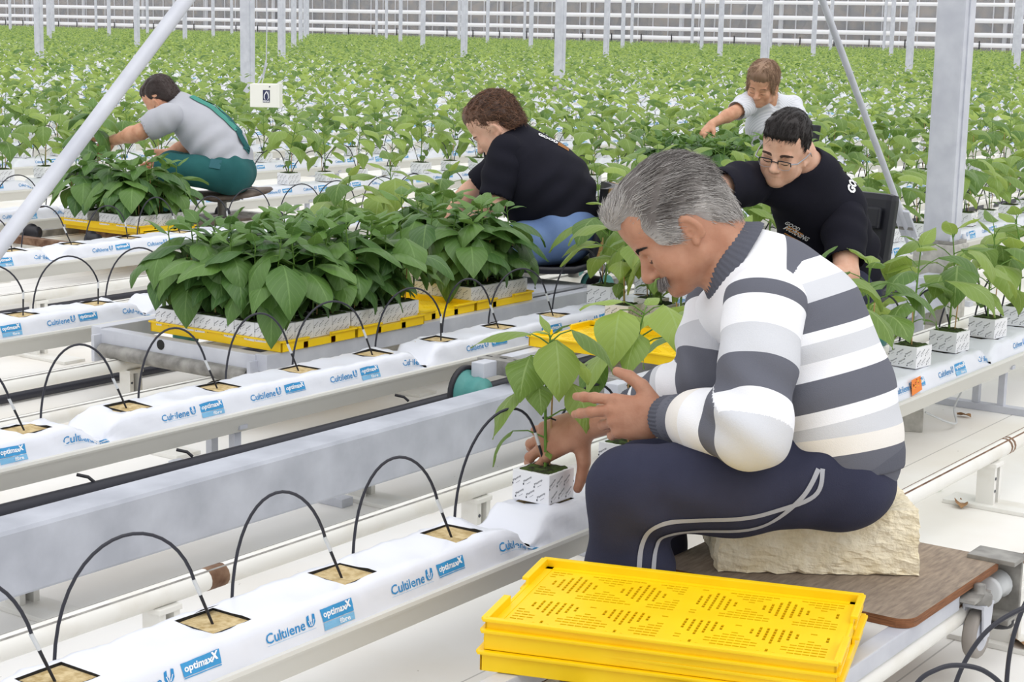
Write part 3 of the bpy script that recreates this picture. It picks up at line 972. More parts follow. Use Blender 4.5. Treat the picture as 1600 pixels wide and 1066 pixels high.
vis_c = [c for c in cands if c[3]]
near_p = vis_c[:160]
npset = set((c[1], c[2]) for c in near_p)
cnt = {}
PLANTED = []
for d, k, X, vis in sorted(near_p, key=lambda c: (c[1], c[2])):
    cnt[k] = cnt.get(k, 0) + 1
    rz = rng.random() * 6.28
    loc = (X + rng.uniform(-0.008, 0.008), ROWY[k] + rng.uniform(-0.006, 0.006), TOP + 0.001)
    g = 'young pepper plants standing in rows on the slabs'
    lab = 'young pepper plant in white block, %s from the left in the %s growing row' % (ordinal(cnt[k]), ordinal(k + 1))
    PLANTED.append((k, X))
    if k == 0 and cnt[k] <= 2:
        p = (p_front, p_hand)[cnt[k] - 1]
        p.location = loc; p.rotation_euler = (0, 0, 0)
        tag(p, ('young pepper plant the man in the striped sweater is setting down', 'young pepper plant behind the raised hand of the man in the striped sweater')[cnt[k] - 1], 'plant', g)
        continue
    vi = rng.randrange(len(field_protos))
    sc = rng.uniform(0.92, 1.1)
    # the block keeps square to the row: turn in quarter turns plus a little
    rz = rng.randrange(4) * math.pi / 2 + rng.uniform(-0.12, 0.12)
    if not used_f[vi]:
        used_f[vi] = True; p = field_protos[vi]; p.location = loc; p.rotation_euler = (0, 0, rz); tag(p, lab, 'plant', g)
    else:
        dup(field_protos[vi], loc, rz, lab, g, sc)
field_protos = [p for i, p in enumerate(field_protos) if used_f[i]]

# the rest of the crop: far rows as one object
low = []
for s in range(12):
    st, fo = make_plant_meshes(300 + s, H=0.28, nleaf=10 if s < 6 else 13, detail=(3, 1) if s < 6 else (6, 1), Lmax=0.16 if s < 6 else 0.145)
    n = len(fo.vertices); co = np.zeros(n * 3, np.float32); fo.vertices.foreach_get('co', co)
    f = np.array([tuple(p.vertices) for p in fo.polygons], np.int32)
    uvl = fo.uv_layers['UVMap']; uvv = np.zeros((n, 2), np.float32)
    for lp in fo.loops: uvv[lp.vertex_index] = uvl.data[lp.index].uv[:]
    rn = np.zeros(n, np.float32); fo.attributes['rnd'].data.foreach_get('value', rn)
    low.append((co.reshape(-1, 3), f, uvv, rn))
rs = np.random.RandomState(11)
VV = []; FF = []; UU = []; RR = []; base = 0
SV = []; SF = []; 
for d, k, X, vis in cands:
    if (k, X) in npset: continue
    if not vis and k > 4: continue
    if d > 150: continue
    co, f, uvv, rn = low[rs.randint(6) + (6 if d < 16 else 0)]
    a = rs.rand() * 6.28; sc = 0.9 + 0.25 * rs.rand()
    P = co * sc
    Q = np.stack([P[:, 0] * math.cos(a) - P[:, 1] * math.sin(a) + X, P[:, 0] * math.sin(a) + P[:, 1] * math.cos(a) + ROWY[k], P[:, 2] + TOP + BH], 1)
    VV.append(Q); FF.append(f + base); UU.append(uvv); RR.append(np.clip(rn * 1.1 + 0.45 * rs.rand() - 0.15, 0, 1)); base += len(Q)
    h = BW / 2
    b = len(SV)
    SV += [(X + sx * h, ROWY[k] + sy * h, TOP + z) for z in (0, BH) for sx, sy in ((-1, -1), (1, -1), (1, 1), (-1, 1))]
    SF += [(b, b + 1, b + 5, b + 4), (b + 1, b + 2, b + 6, b + 5), (b + 2, b + 3, b + 7, b + 6), (b + 3, b, b + 4, b + 7), (b + 4, b + 5, b + 6, b + 7)]
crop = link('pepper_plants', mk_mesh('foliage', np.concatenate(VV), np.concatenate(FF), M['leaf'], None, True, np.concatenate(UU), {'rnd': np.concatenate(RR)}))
tag(crop, 'mass of pepper plants filling the far rows up to the glazed end wall', 'plants', 'young pepper plants standing in rows on the slabs', 'stuff')
o = link('rockwool_blocks', mk_mesh('rockwool_blocks', SV, SF, M['wrap'], None, False), crop); o['kind'] = 'stuff'

# ------------------------------------------------------------------ drip tubes: black loop and stake at every opening
def drip_meshes(seed, planted, X0=0.0):
    rs = np.random.RandomState(seed)
    top = 0.066 if planted else -0.004
    sx = -0.16 - 0.12 * rs.rand(); lean = rs.uniform(-0.02, 0.03)
    h = 0.135 + 0.05 * rs.rand()
    tip = np.array([rs.uniform(-0.012, 0.012), rs.uniform(-0.012, 0.012), top])
    s_top = tip + np.array([-0.014 + lean, 0.012, 0.075])
    a = np.array([sx, 0.098, -0.03])
    c1 = a + np.array([0.02, 0.01, h * 1.1 + 0.05]); c2 = s_top + np.array([-0.03 - 0.5 * abs(lean), 0.015, h * 0.9])
    P = []
    for t in np.linspace(0, 1, 20):
        P.append((1 - t) ** 3 * a + 3 * (1 - t) ** 2 * t * c1 + 3 * (1 - t) * t * t * c2 + t ** 3 * s_top)
    m = MB(); m.tube(P, 0.0031, 7, 0); tube = m.mesh('tube', [M['black_hose']])
    m = MB(); m.tube([s_top, tip + np.array([0, 0, -0.004])], [0.0034, 0.0024], 7, 0); stk = m.mesh('drip_stake', [M['black']])
    d = (tip - s_top); m = MB(); m.tube([s_top - d * 0.10, s_top + d * 0.28], 0.0037, 7, 0); fit = m.mesh('fitting', [M['fitting']])
    return tube, stk, fit
def drip_proto(seed, planted):
    t, s, f = drip_meshes(seed, planted)
    r = empty('drip_tube', (0, 0, -70)); link('tube', t, r); link('drip_stake', s, r); link('fitting', f, r); r['category'] = 'drip tube'
    return r
DE = [drip_proto(40 + i, False) for i in range(5)]
DP = [drip_proto(60 + i, True) for i in range(4)]
use = {}
cnt = {}
dl = []
for k in range(0, 14):
    if k not in GEXT: continue
    for X in holes_of(k):
        p = project((X, ROWY[k], 0.3))
        if -60 < p[0] < 1650 and p[1] < 1120: dl.append((p[2], k, X))
dl.sort()
nearset = dl[:150]
for d, k, X in sorted(nearset, key=lambda c: (c[1], c[2])):
    planted = X >= FRONT.get(k, -99)
    cnt[k] = cnt.get(k, 0) + 1
    lab = 'black drip tube %s, %s from the left in the %s growing row' % ('looping into a planted block' if planted else 'looping into an empty slab opening', ordinal(cnt[k]), ordinal(k + 1))
    if len(lab.split()) > 16: lab = 'black drip tube, %s from the left in the %s growing row' % (ordinal(cnt[k]), ordinal(k + 1))
    pr = rng.choice(DP if planted else DE)
    loc = (X, ROWY[k], TOP)
    g = 'black looped drip tubes'
    if pr.name not in use:
        use[pr.name] = 1; pr.location = loc; tag(pr, lab, 'drip tube', g)
    else: dup(pr, loc, 0, lab, g)
for pr in DE + DP:
    if pr.name not in use:
        for ch in list(pr.children): bpy.data.objects.remove(ch)
        bpy.data.objects.remove(pr)
m = MB()
for d, k, X in dl[150:]:
    z = TOP
    pts = [(X - 0.2, ROWY[k] + 0.1, z - 0.02), (X - 0.17, ROWY[k] + 0.1, z + 0.1), (X - 0.09, ROWY[k] + 0.07, z + 0.17), (X - 0.02, ROWY[k] + 0.03, z + 0.14), (X, ROWY[k], z + 0.07)]
    m.tube(pts, 0.003, 3, 0, caps=False)
o = m.build('drip_tubes', [M['black_hose']]); tag(o, 'black drip tubes of the rows behind, between the plants', 'drip tubes', 'black looped drip tubes', 'stuff')
# ------------------------------------------------------------------ yellow trays
TL, TWD = 0.585, 0.356
def tray_mesh():
    m = MB()
    # perforated plate: a grid of cells, some with a real slot
    nx, ny = 44, 26; z1, z0 = 0.020, 0.0172
    lx, ly = TL - 0.024, TWD - 0.024; cx, cy = lx / nx, ly / ny
    for i in range(nx):
        for k in range(ny):
            x0, y0 = -lx / 2 + i * cx, -ly / 2 + k * cy
            x1, y1 = x0 + cx, y0 + cy
            u = (i + 0.5) / nx * 4.4; v = (k + 0.5) / ny * 2.6
            a, b = (u + v), (u - v)
            fa, fb = a % 1.0, b % 1.0
            on = not (i % 22 in (0, 21) or k % 13 in (0, 12)) and fa > 0.16 and fb > 0.12
            if on:
                if (int(math.floor(a)) + int(math.floor(b))) % 2 == 0: w, h = cx * 0.19, cy * 0.44
                else: w, h = cx * 0.44, cy * 0.19
                mx, my = (x0 + x1) / 2, (y0 + y1) / 2
                O = [(x0, y0, z1), (x1, y0, z1), (x1, y1, z1), (x0, y1, z1)]
                I = [(mx - w, my - h, z1), (mx + w, my - h, z1), (mx + w, my + h, z1), (mx - w, my + h, z1)]
                D = [(p[0], p[1], z0) for p in I]
                m.add(O + I + D, [(q, (q + 1) % 4, 4 + (q + 1) % 4, 4 + q) for q in range(4)] + [(4 + q, 4 + (q + 1) % 4, 8 + (q + 1) % 4, 8 + q) for q in range(4)], 0)
            else:
                m.add([(x0, y0, z1), (x1, y0, z1), (x1, y1, z1), (x0, y1, z1)], [(0, 1, 2, 3)], 0)
    plate = m.mesh('perforated_base', [M['yellow']])
    m = MB()
    t = 0.006
    for sy in (-1, 1):
        m.box((0, sy * (TWD / 2 - t / 2), 0.018), (TL, t, 0.036), 0, bev=0.002)
        m.box((0, sy * (TWD / 2 - 0.012), 0.0185), (TL - 0.01, 0.014, 0.006), 0)
        m.box((0, sy * (TWD / 2 + 0.002), 0.033), (TL + 0.006, 0.010, 0.006), 0, bev=0.002)
        m.box((0, sy * (TWD / 2 - 0.008), 0.006), (TL - 0.06, 0.004, 0.012), 0)
    for sx in (-1, 1):
        for c, w in ((-1, 0.125), (1, 0.125)):
            m.box((sx * (TL / 2 - t / 2), c * (TWD / 2 - w / 2), 0.018), (t, w, 0.036), 0, bev=0.002)
            m.box((sx * (TL / 2 + 0.002), c * (TWD / 2 - w / 2), 0.033), (0.010, w, 0.006), 0, bev=0.002)
        m.box((sx * (TL / 2 - t / 2), 0, 0.0115), (t, TWD - 0.2, 0.023), 0, bev=0.002)
        m.box((sx * (TL / 2 - 0.012), 0, 0.0185), (0.014, TWD - 0.01, 0.006), 0)
    rim = m.mesh('rim', [M['yellow']])
    return plate, rim
TRAY_P, TRAY_R = tray_mesh()
def tray(loc, rz, label, group='yellow plastic trays'):
    r = empty('yellow_tray', loc, rz, label, 'tray', group)
    link('perforated_base', TRAY_P, r); link('rim', TRAY_R, r)
    return r

# stack of empty trays in front
tr_c = (2.507, 1.397)
names = ['empty yellow tray at the bottom of the front stack', 'empty yellow tray second from the bottom of the front stack', 'empty yellow tray just below the top one of the front stack', 'perforated yellow tray lying on top of the front stack']
for i in range(4):
    dx, dy = ((-0.006, 0.007), (0.004, -0.003), (-0.003, 0.001), (0, 0))[i]
    tray((tr_c[0] + dx, tr_c[1] + dy, 0.2065 + 0.0185 * i), R(-72.3 + (0.8, -0.5, 0.4, 0)[i]), names[i], 'empty yellow trays stacked in front')

# ------------------------------------------------------------------ the man's board cart
root = empty('board_cart', (2.9, 1.36, 0), 0, 'low rail cart with a worn plywood board under the cream block', 'cart')
def cadd(name, mbx, mats): return mbx.build(name, mats, root, (-2.9, -1.36, 0))
m = MB(); m.box((2.63, 1.152, 0.188), (1.05, 0.036, 0.034), 0, bev=0.003); cadd('side_bar', m, [M['galv']])
m = MB(); m.box((2.63, 1.58, 0.188), (1.05, 0.036, 0.034), 0, bev=0.003); cadd('side_bar', m, [M['galv']])
for x in (2.14, 2.75, 3.12):
    m = MB(); m.box((x, 1.366, 0.186), (0.04, 0.40, 0.028), 0, bev=0.003); cadd('cross_bar', m, [M['galv_dark']])
for y, mm in ((1.29, 'rust'), (1.47, 'galv_dark')):
    m = MB(); m.box((2.30, y, 0.193), (0.40, 0.05, 0.022), 0); cadd('slat', m, [M[mm]])
# plywood board with rounded corners
def rrect(x0, x1, y0, y1, r, n=6):
    P = []
    for cx, cy, a0 in ((x1 - r, y1 - r, 0), (x0 + r, y1 - r, 90), (x0 + r, y0 + r, 180), (x1 - r, y0 + r, 270)):
        for t in range(n + 1):
            a = R(a0 + 90 * t / n); P.append((cx + r * math.cos(a), cy + r * math.sin(a)))
    return P
out = rrect(2.885, 3.375, 1.128, 1.665, 0.035)
rs = np.random.RandomState(4)
m = MB(); n = len(out)
V = [(x, y, 0.224) for x, y in out] + [(x + rs.uniform(-0.002, 0.002), y + rs.uniform(-0.002, 0.002), 0.215) for x, y in out] + [(x, y, 0.206) for x, y in out]
m.add(V, [tuple(range(n))], 0); m.add(V, [(i, i + n, (i + 1) % n + n, (i + 1) % n) for i in range(n)] + [(i + n, i + 2 * n, (i + 1) % n + 2 * n, (i + 1) % n + n) for i in range(n)], 1)
m.add(V, [tuple(range(3 * n - 1, 2 * n - 1, -1))], 1)
cadd('board', m, [M['ply'], M['ply_edge']])
# wheel bracket, roller, castor at the right end
m = MB()
m.box((3.37, 1.14, 0.228), (0.075, 0.10, 0.010), 0, bev=0.002); m.box((3.405, 1.135, 0.165), (0.010, 0.075, 0.13), 0, bev=0.002); m.box((3.375, 1.135, 0.10), (0.07, 0.075, 0.012), 0, bev=0.002)
cadd('roller_bracket', m, [M['galv_dark']])
m = MB(); m.lathe([(0.0, -0.035), (0.024, -0.035), (0.03, -0.03), (0.024, -0.02), (0.024, 0.02), (0.03, 0.03), (0.024, 0.035), (0, 0.035)], (3.36, 1.14, 0.165), 'X', 18, 0); cadd('roller', m, [M['fitting']])
m = MB(); m.lathe([(0, 0.0), (0.011, 0.0), (0.011, 0.010), (0, 0.010)], (3.41, 1.135, 0.15), 'X', 6, 0, False); cadd('bolt', m, [M['galv']])
m = MB(); m.lathe([(0, 0.084), (0.032, 0.084), (0.034, 0.09), (0.034, 0.10), (0, 0.10)], (3.37, 1.13, 0), 'Z', 18, 0); cadd('guide_disc', m, [M['black']])
cx, cy = 3.215, 1.118
m = MB(); m.lathe([(0, -0.014), (0.010, -0.014), (0.012, -0.012), (0.034, -0.013), (0.046, -0.013), (0.050, -0.009), (0.050, 0.009), (0.046, 0.013), (0.034, 0.013), (0.012, 0.012), (0.010, 0.014), (0, 0.014)], (cx, cy, 0.112), 'Y', 26, 0, mis=[1, 1, 1, 0, 0, 0, 0, 0, 1, 1, 1]); cadd('castor_wheel', m, [M['grey_wheel'], M['galv']])
m = MB()
for sy in (-1, 1): m.prism([(cx - 0.016, 0.105), (cx + 0.016, 0.105), (cx + 0.028, 0.172), (cx - 0.028, 0.172)], cy + sy * 0.019 - 0.002, cy + sy * 0.019 + 0.002, 'Y', 0)
m.box((cx, cy, 0.173), (0.056, 0.044, 0.006), 0); cadd('castor_fork', m, [M['galv']])
m = MB(); m.lathe([(0.024, 0.172), (0.026, 0.176), (0.026, 0.192), (0.018, 0.196), (0.012, 0.2), (0.012, 0.212), (0, 0.214)], (cx, cy, 0), 'Z', 14, 0); m.box((cx - 0.02, cy + 0.02, 0.193), (0.09, 0.07, 0.007), 0); cadd('castor_head', m, [M['galv_dark']])
m = MB(); m.box((3.43, 1.12, 0.15), (0.05, 0.01, 0.016), 0); cadd('tab', m, [M['rust']])

# cream wool block the man sits on
rs = np.random.RandomState(8)
bm = bmesh.new(); bmesh.ops.create_cube(bm, size=1.0); bmesh.ops.subdivide_edges(bm, edges=list(bm.edges), cuts=26, use_grid_fill=True)
ud = np.array([0.57, -0.82]); vd = np.array([0.86, 0.51])
ud = ud / np.linalg.norm(ud); vd = np.array([-ud[1], ud[0]])
from mathutils import noise as mno
for v in bm.verts:
    x, y, z = v.co
    lz = z + 0.5
    top = 0.132 + 0.012 * (x + 0.5) * 0.4
    p = np.array([3.150, 1.462])
    hx = 0.190 + 0.010 * (1 - lz); hy = 0.142
    q = p + ud * (x * 2 * hx) + vd * (y * 2 * hy)
    f = 0.012 if lz < 0.97 else 0.003
    nv = mno.noise_vector(Vector((q[0] * 26, q[1] * 26, lz * 4)))
    n2 = mno.noise_vector(Vector((q[0] * 90, q[1] * 90, lz * 14)))
    dip = -0.022 * math.exp(-((x * 2.0) ** 2 + (y * 1.6) ** 2) * 1.5) if lz > 0.9 else 0
    zz = 0.2255 + lz * top + dip
    edge = 0.006 * math.exp(-lz / 0.08)
    v.co = Vector((q[0] + nv[0] * f * 0.6 + n2[0] * 0.004 + edge * n2[1], q[1] + nv[1] * f * 0.6 + n2[1] * 0.004, max(0.2255, zz + n2[2] * 0.003 * (1 if lz < 0.95 else 0.4))))
me = bpy.data.meshes.new('wool_block'); bm.to_mesh(me); bm.free(); me.materials.append(M['foam'])
tag(link('wool_block', me), 'thick cream mineral wool block used as a seat on the plywood board', 'block')

# ------------------------------------------------------------------ plants waiting on trays
tray_protos = [plant_proto(500 + s, s, H=0.258 + 0.022 * (s % 3), nleaf=14, Lmax=0.176, mats=('leaf_tray', 'stem'), wide=0.64, elev=(-30, 28), droop=(62, 105), pet=0.42, detail=(8, 2)) for s in range(7)]
used_t = [False] * 7
def tray_plants(spots, lab, group, z, rzb=0.0, light=False):
    n = 0
    pool = field_protos if light else None
    for (x, y) in spots:
        n += 1
        vi = rng.randrange(7); rz = rzb + rng.randrange(4) * math.pi / 2 + rng.uniform(-0.02, 0.02)
        l = lab(n) if callable(lab) else lab
        if light:
            dup(pool[n % len(pool)], (x, y, z), rz, l, group, 0.92)
        elif not used_t[vi]:
            used_t[vi] = True; p = tray_protos[vi]; p.location = (x, y, z); p.rotation_euler = (0, 0, rz); p.scale = (0.92, 0.92, 0.92); tag(p, l, 'plant', group)
        else:
            dup(tray_protos[vi], (x, y, z), rz, l, group, rng.uniform(0.91, 0.93))
def grid(cx, cy, nx, ny, rz=0.0, p=0.0975):
    P = []
    for i in range(nx):
        for k in range(ny):
            x, y = (i - (nx - 1) / 2) * p, (k - (ny - 1) / 2) * p
            P.append((cx + x * math.cos(rz) - y * math.sin(rz), cy + x * math.sin(rz) + y * math.cos(rz)))
    return P

def wheel(mb, c, r, w, mi=0):
    mb.lathe([(0, -w * 0.6), (r * 0.35, -w * 0.6), (r * 0.4, -w * 0.5), (r, -w * 0.5), (r, w * 0.35), (r * 1.35, w * 0.35), (r * 1.35, w * 0.5), (r * 0.4, w * 0.5), (0, w * 0.6)], c, 'Y', 22, mi)

# large trolley between the second and third rows
TX0, TX1, TY0, TY1, TZ = 3.86, 5.86, 3.63, 4.44, 0.262
root = empty('tray_trolley', (4.8, 4.05, 0), 0, 'long galvanised rail trolley carrying full trays behind the second growing row', 'trolley', 'rail trolleys')
def tadd(name, mbx, mats, par=None): return mbx.build(name, mats, root, (-4.8, -4.05, 0))
for y in (TY0 + 0.03, TY1 - 0.03):
    m = MB(); m.box(((TX0 + TX1) / 2, y, TZ - 0.028), (TX1 - TX0, 0.05, 0.055), 0, bev=0.003); tadd('side_beam', m, [M['galv']])
for x in (TX0 + 0.02, 4.5, 5.2, TX1 - 0.02):
    m = MB(); m.box((x, (TY0 + TY1) / 2, TZ - 0.030), (0.045, TY1 - TY0 - 0.1, 0.05), 0, bev=0.003)
    tadd('cross_beam', m, [M['galv']])
m = MB(); m.tube([(TX0 - 0.012, TY0 + 0.07, 0.188), (TX0 - 0.012, TY1 - 0.07, 0.188)], 0.024, 14, 0); tadd('roller', m, [M['galv_dark']])
for y in (TY0 + 0.05, TY1 - 0.05):
    m = MB(); m.box((TX0 - 0.01, y, 0.195), (0.05, 0.014, 0.09), 0, bev=0.002); tadd('roller_plate', m, [M['galv']])
m = MB(); m.tube([(TX0 - 0.0045, 4.1, 0.238), (TX0 + 0.01, 4.1, 0.238)], 0.017, 12, 0); tadd('socket', m, [M['dark_gap']])
for x in (4.16, 5.5):
    for y in (3.85, 4.29):
        m = MB(); wheel(m, (x, y, 0.205), 0.033, 0.05); tadd('wheel', m, [M['teal']])
m = MB(); m.box((4.12, 3.70, 0.20), (0.05, 0.05, 0.10), 0, bev=0.004); m.lathe([(0, 0), (0.02, 0), (0.02, 0.02), (0.012, 0.03), (0, 0.03)], (4.12, 3.68, 0.13), 'Z', 10, 0); tadd('castor_head', m, [M['rust']])
for x in (4.72, 5.0):
    m = MB(); m.box((x, 3.68, 0.19), (0.06, 0.05, 0.09), 0); tadd('leg', m, [M['galv_dark']])
m = MB(); m.box((5.1, 3.80, 0.205), (0.36, 0.06, 0.05), 0); tadd('axle_box', m, [M['rust']])
m = MB(); m.box((5.30, 4.05, TZ - 0.005), (1.05, 0.62, 0.01), 0); tadd('deck', m, [M['galv']])
TG = 'yellow trays on the long trolley'
tray((4.097, 3.920, TZ), R(90), 'yellow tray under the nearest block of dense plants on the long trolley', TG)
tray((4.459, 3.920, TZ), R(90), 'yellow tray under the second block of dense plants on the long trolley', TG)
tray((4.80, 3.955, TZ), R(90), 'emptied yellow tray between the dense plants and the woman in blue trousers', TG)
tray((5.165, 3.955, TZ), R(90), 'yellow tray with a few plants in front of the woman in blue trousers', TG)
g1 = 'dark green pepper plants packed on the long trolley'
tray_plants(grid(4.097, 3.920, 4, 6, 0, 0.097 * 0.92), 'dark green pepper plant packed in the nearest yellow tray of the long trolley', g1, TZ + 0.021)
tray_plants(grid(4.459, 3.920, 4, 6, 0, 0.097 * 0.92), 'dark green pepper plant packed in the second yellow tray of the long trolley', 'dark green pepper plants in the second trolley tray', TZ + 0.021)
sp = [p for p in grid(5.165, 3.955, 4, 6, 0, 0.0895) if (p[1] < 3.98 or p[0] > 5.2)]
sp = [p for i, p in enumerate(sp) if i not in (5, 9)]
tray_plants(sp, 'pepper plant in the yellow tray right in front of the woman in blue trousers', 'pepper plants in front of the woman in blue trousers', TZ + 0.021)

# trolley of the man in green overalls
root = empty('tray_trolley', (6.5, 6.79, 0), 0, 'low rusty rail trolley under the man in green overalls', 'trolley', 'rail trolleys')
def tadd(name, mbx, mats): return mbx.build(name, mats, root, (-6.5, -6.79, 0))
for y in (6.50, 7.08):
    m = MB(); m.box((6.45, y, 0.176), (1.7, 0.045, 0.05), 0, bev=0.003); tadd('side_beam', m, [M['galv_dark']])
for x in (5.62, 6.1, 6.75, 7.28):
    m = MB(); m.box((x, 6.79, 0.180), (0.05, 0.55, 0.036), 0); tadd('cross_beam', m, [M['rust'] if x < 6.2 else M['galv_dark']])
for x in (5.75, 7.1):
    for y in (6.57, 7.02):
        m = MB(); wheel(m, (x, y, 0.20), 0.033, 0.05); tadd('wheel', m, [M['black']])
m = MB(); m.box((6.75, 6.79, 0.205), (0.5, 0.25, 0.016), 0, bev=0.003); tadd('foot_board', m, [M['stool']])
m = MB(); m.tube([(6.86, 6.79, 0.2), (6.86, 6.79, 0.31)], 0.025, 12, 0); tadd('seat_post', m, [M['galv_dark']])
m = MB(); m.lathe([(0.0, 0.30), (0.06, 0.30), (0.10, 0.31), (0.10, 0.315), (0.0, 0.318)], (6.86, 6.79, 0), 'Z', 20, 0); tadd('seat_plate', m, [M['galv_dark']])
m = MB(); 
prof = [(0.0, 0.318), (0.72, 0.318), (0.95, 0.324), (1.0, 0.334), (0.97, 0.346), (0.8, 0.352), (0.0, 0.346)]
V = []; n = 40
for r_, z_ in prof:
    for k in range(n):
        a = 2 * math.pi * k / n
        x_, y_ = 0.285 * r_ * math.cos(a), 0.16 * r_ * math.sin(a)
        V.append((6.86 + x_ * 0.82 - y_ * -0.57, 6.79 + x_ * -0.57 + y_ * 0.82, z_ + 0.02 * (x_ / 0.28) ** 2 + 0.012 * x_ / 0.28))
F = [(i * n + k, i * n + (k + 1) % n, (i + 1) * n + (k + 1) % n, (i + 1) * n + k) for i in range(len(prof) - 1) for k in range(n)]
m.add(V, F, 0, True); tadd('seat', m, [M['stool']])
tray((6.16, 6.76, 0.204), R(90), 'lower yellow tray beside the man in green overalls', 'yellow trays beside the man in overalls')
tray((6.13, 6.76, 0.226), R(90), 'upper yellow tray holding plants beside the man in green overalls', 'yellow trays beside the man in overalls')
tray_plants([p for i, p in enumerate(grid(6.13, 6.76, 4, 6, 0, 0.0895)) if i % 4 != 3 and i < 20], 'leafy pepper plant in the yellow tray in front of the man in green overalls', 'pepper plants in front of the man in overalls', 0.247)

# cart of the man with glasses
root = empty('seat_cart', (4.8, 2.7, 0), 0, 'galvanised seat cart with teal wheels of the man with glasses', 'cart')
def tadd(name, mbx, mats): return mbx.build(name, mats, root, (-4.8, -2.7, 0))
m = MB(); m.box((4.10, 2.70, 0.288), (0.07, 0.56, 0.045), 0, bev=0.003)
for y in np.arange(2.46, 2.98, 0.05): m.box((4.10, y, 0.3108), (0.008, 0.022, 0.001), 1)
tadd('cross_channel', m, [M['galv_dark'], M['dark_gap']])
for y in (2.47, 2.93):
    m = MB(); m.box((4.95, y, 0.286), (1.9, 0.045, 0.045), 0, bev=0.003); tadd('side_beam', m, [M['galv']])
for x in (4.7, 5.35, 5.88):
    m = MB(); m.box((x, 2.70, 0.286), (0.06, 0.42, 0.04), 0); tadd('cross_beam', m, [M['galv']])
for x in (4.0, 5.8):
    m = MB(); m.lathe([(0, -0.075), (0.02, -0.075), (0.022, -0.055), (0.046, -0.05), (0.05, -0.03), (0.046, -0.012), (0.052, 0.0), (0.064, 0.012), (0.0675, 0.022)], (x, 2.955, 0.218), 'Y', 28, 0)
    m.lathe([(0.0675, 0.012), (0.077, 0.012), (0.079, 0.018), (0.077, 0.026), (0.06, 0.026), (0, 0.026)], (x, 2.955, 0.218), 'Y', 28, 1); tadd('wheel', m, [M['teal'], M['black']])
    m = MB(); wheel(m, (x, 2.455, 0.205), 0.033, 0.05); tadd('wheel', m, [M['teal']])
m = MB(); m.box((5.95, 2.70, 0.33), (0.40, 0.40, 0.045), 0, bev=0.02); tadd('seat', m, [M['seat_black']])
m = MB(); m.tube([(6.14, 2.70, 0.30), (6.20, 2.70, 0.36), (6.22, 2.70, 0.45)], 0.018, 10, 0); tadd('back_bracket', m, [M['galv_dark']])
# padded back shell with ribs
m = MB(); cx, cz = 6.09, 0.485
Rm = Euler((0, R(8), R(-14))).to_matrix()
m.box((cx, 2.665, cz), (0.055, 0.25, 0.42), 0, rot=Rm, bev=0.027)
for k in range(3):
    m.box((cx - 0.030, 2.665, cz - 0.12 + 0.12 * k), (0.02, 0.18, 0.08), 0, rot=Rm, bev=0.009)
tadd('backrest', m, [M['seat_black']])
tray((4.50, 2.68, 0.3095), R(90), 'yellow tray on the seat cart, half hidden behind the hands of the man in front', 'yellow trays on the seat cart')
tray((4.88, 2.68, 0.3095), R(90), 'second yellow tray on the seat cart, hidden by plants', 'yellow trays on the seat cart')
sp = [p for i, p in enumerate(grid(4.84, 2.70, 4, 6, 0, 0.0895)) if i in (0, 2, 7, 11, 14, 16, 21, 23)]
tray_plants(sp, 'pepper plant standing in a yellow tray on the seat cart', 'pepper plants on the seat cart', 0.331, 0.0, True)

# seat and running gear of the woman in blue trousers
root = empty('seat_cart', (6.2, 4.07, 0), 0, 'seat cart with curved plywood back shell under the woman in blue trousers', 'cart')
def tadd(name, mbx, mats): return mbx.build(name, mats, root, (-6.2, -4.07, 0))
for y in (3.85, 4.29):
    m = MB(); m.box((6.3, y, 0.215), (0.80, 0.04, 0.04), 0, bev=0.003); tadd('side_beam', m, [M['galv_dark']])
for x in (6.0, 6.6):
    m = MB(); m.box((x, 4.07, 0.215), (0.05, 0.44, 0.03), 0); tadd('cross_beam', m, [M['galv_dark']])
for x in (6.02, 6.58):
    for y in (3.80, 4.30):
        m = MB(); m.lathe([(0, -0.05), (0.02, -0.05), (0.024, -0.045), (0.052, -0.05), (0.057, -0.045), (0.057, -0.035), (0.047, -0.03), (0.047, 0.03), (0.057, 0.035), (0.057, 0.05), (0.02, 0.045), (0, 0.05)], (x, y, 0.222), 'Y', 24, 0, mis=[1, 1, 0, 0, 0, 0, 1, 0, 0, 0, 1]); tadd('wheel', m, [M['teal'], M['black']])
m = MB(); m.tube([(6.22, 4.05, 0.22), (6.22, 4.05, 0.33)], 0.024, 12, 0); tadd('seat_post', m, [M['galv_dark']])
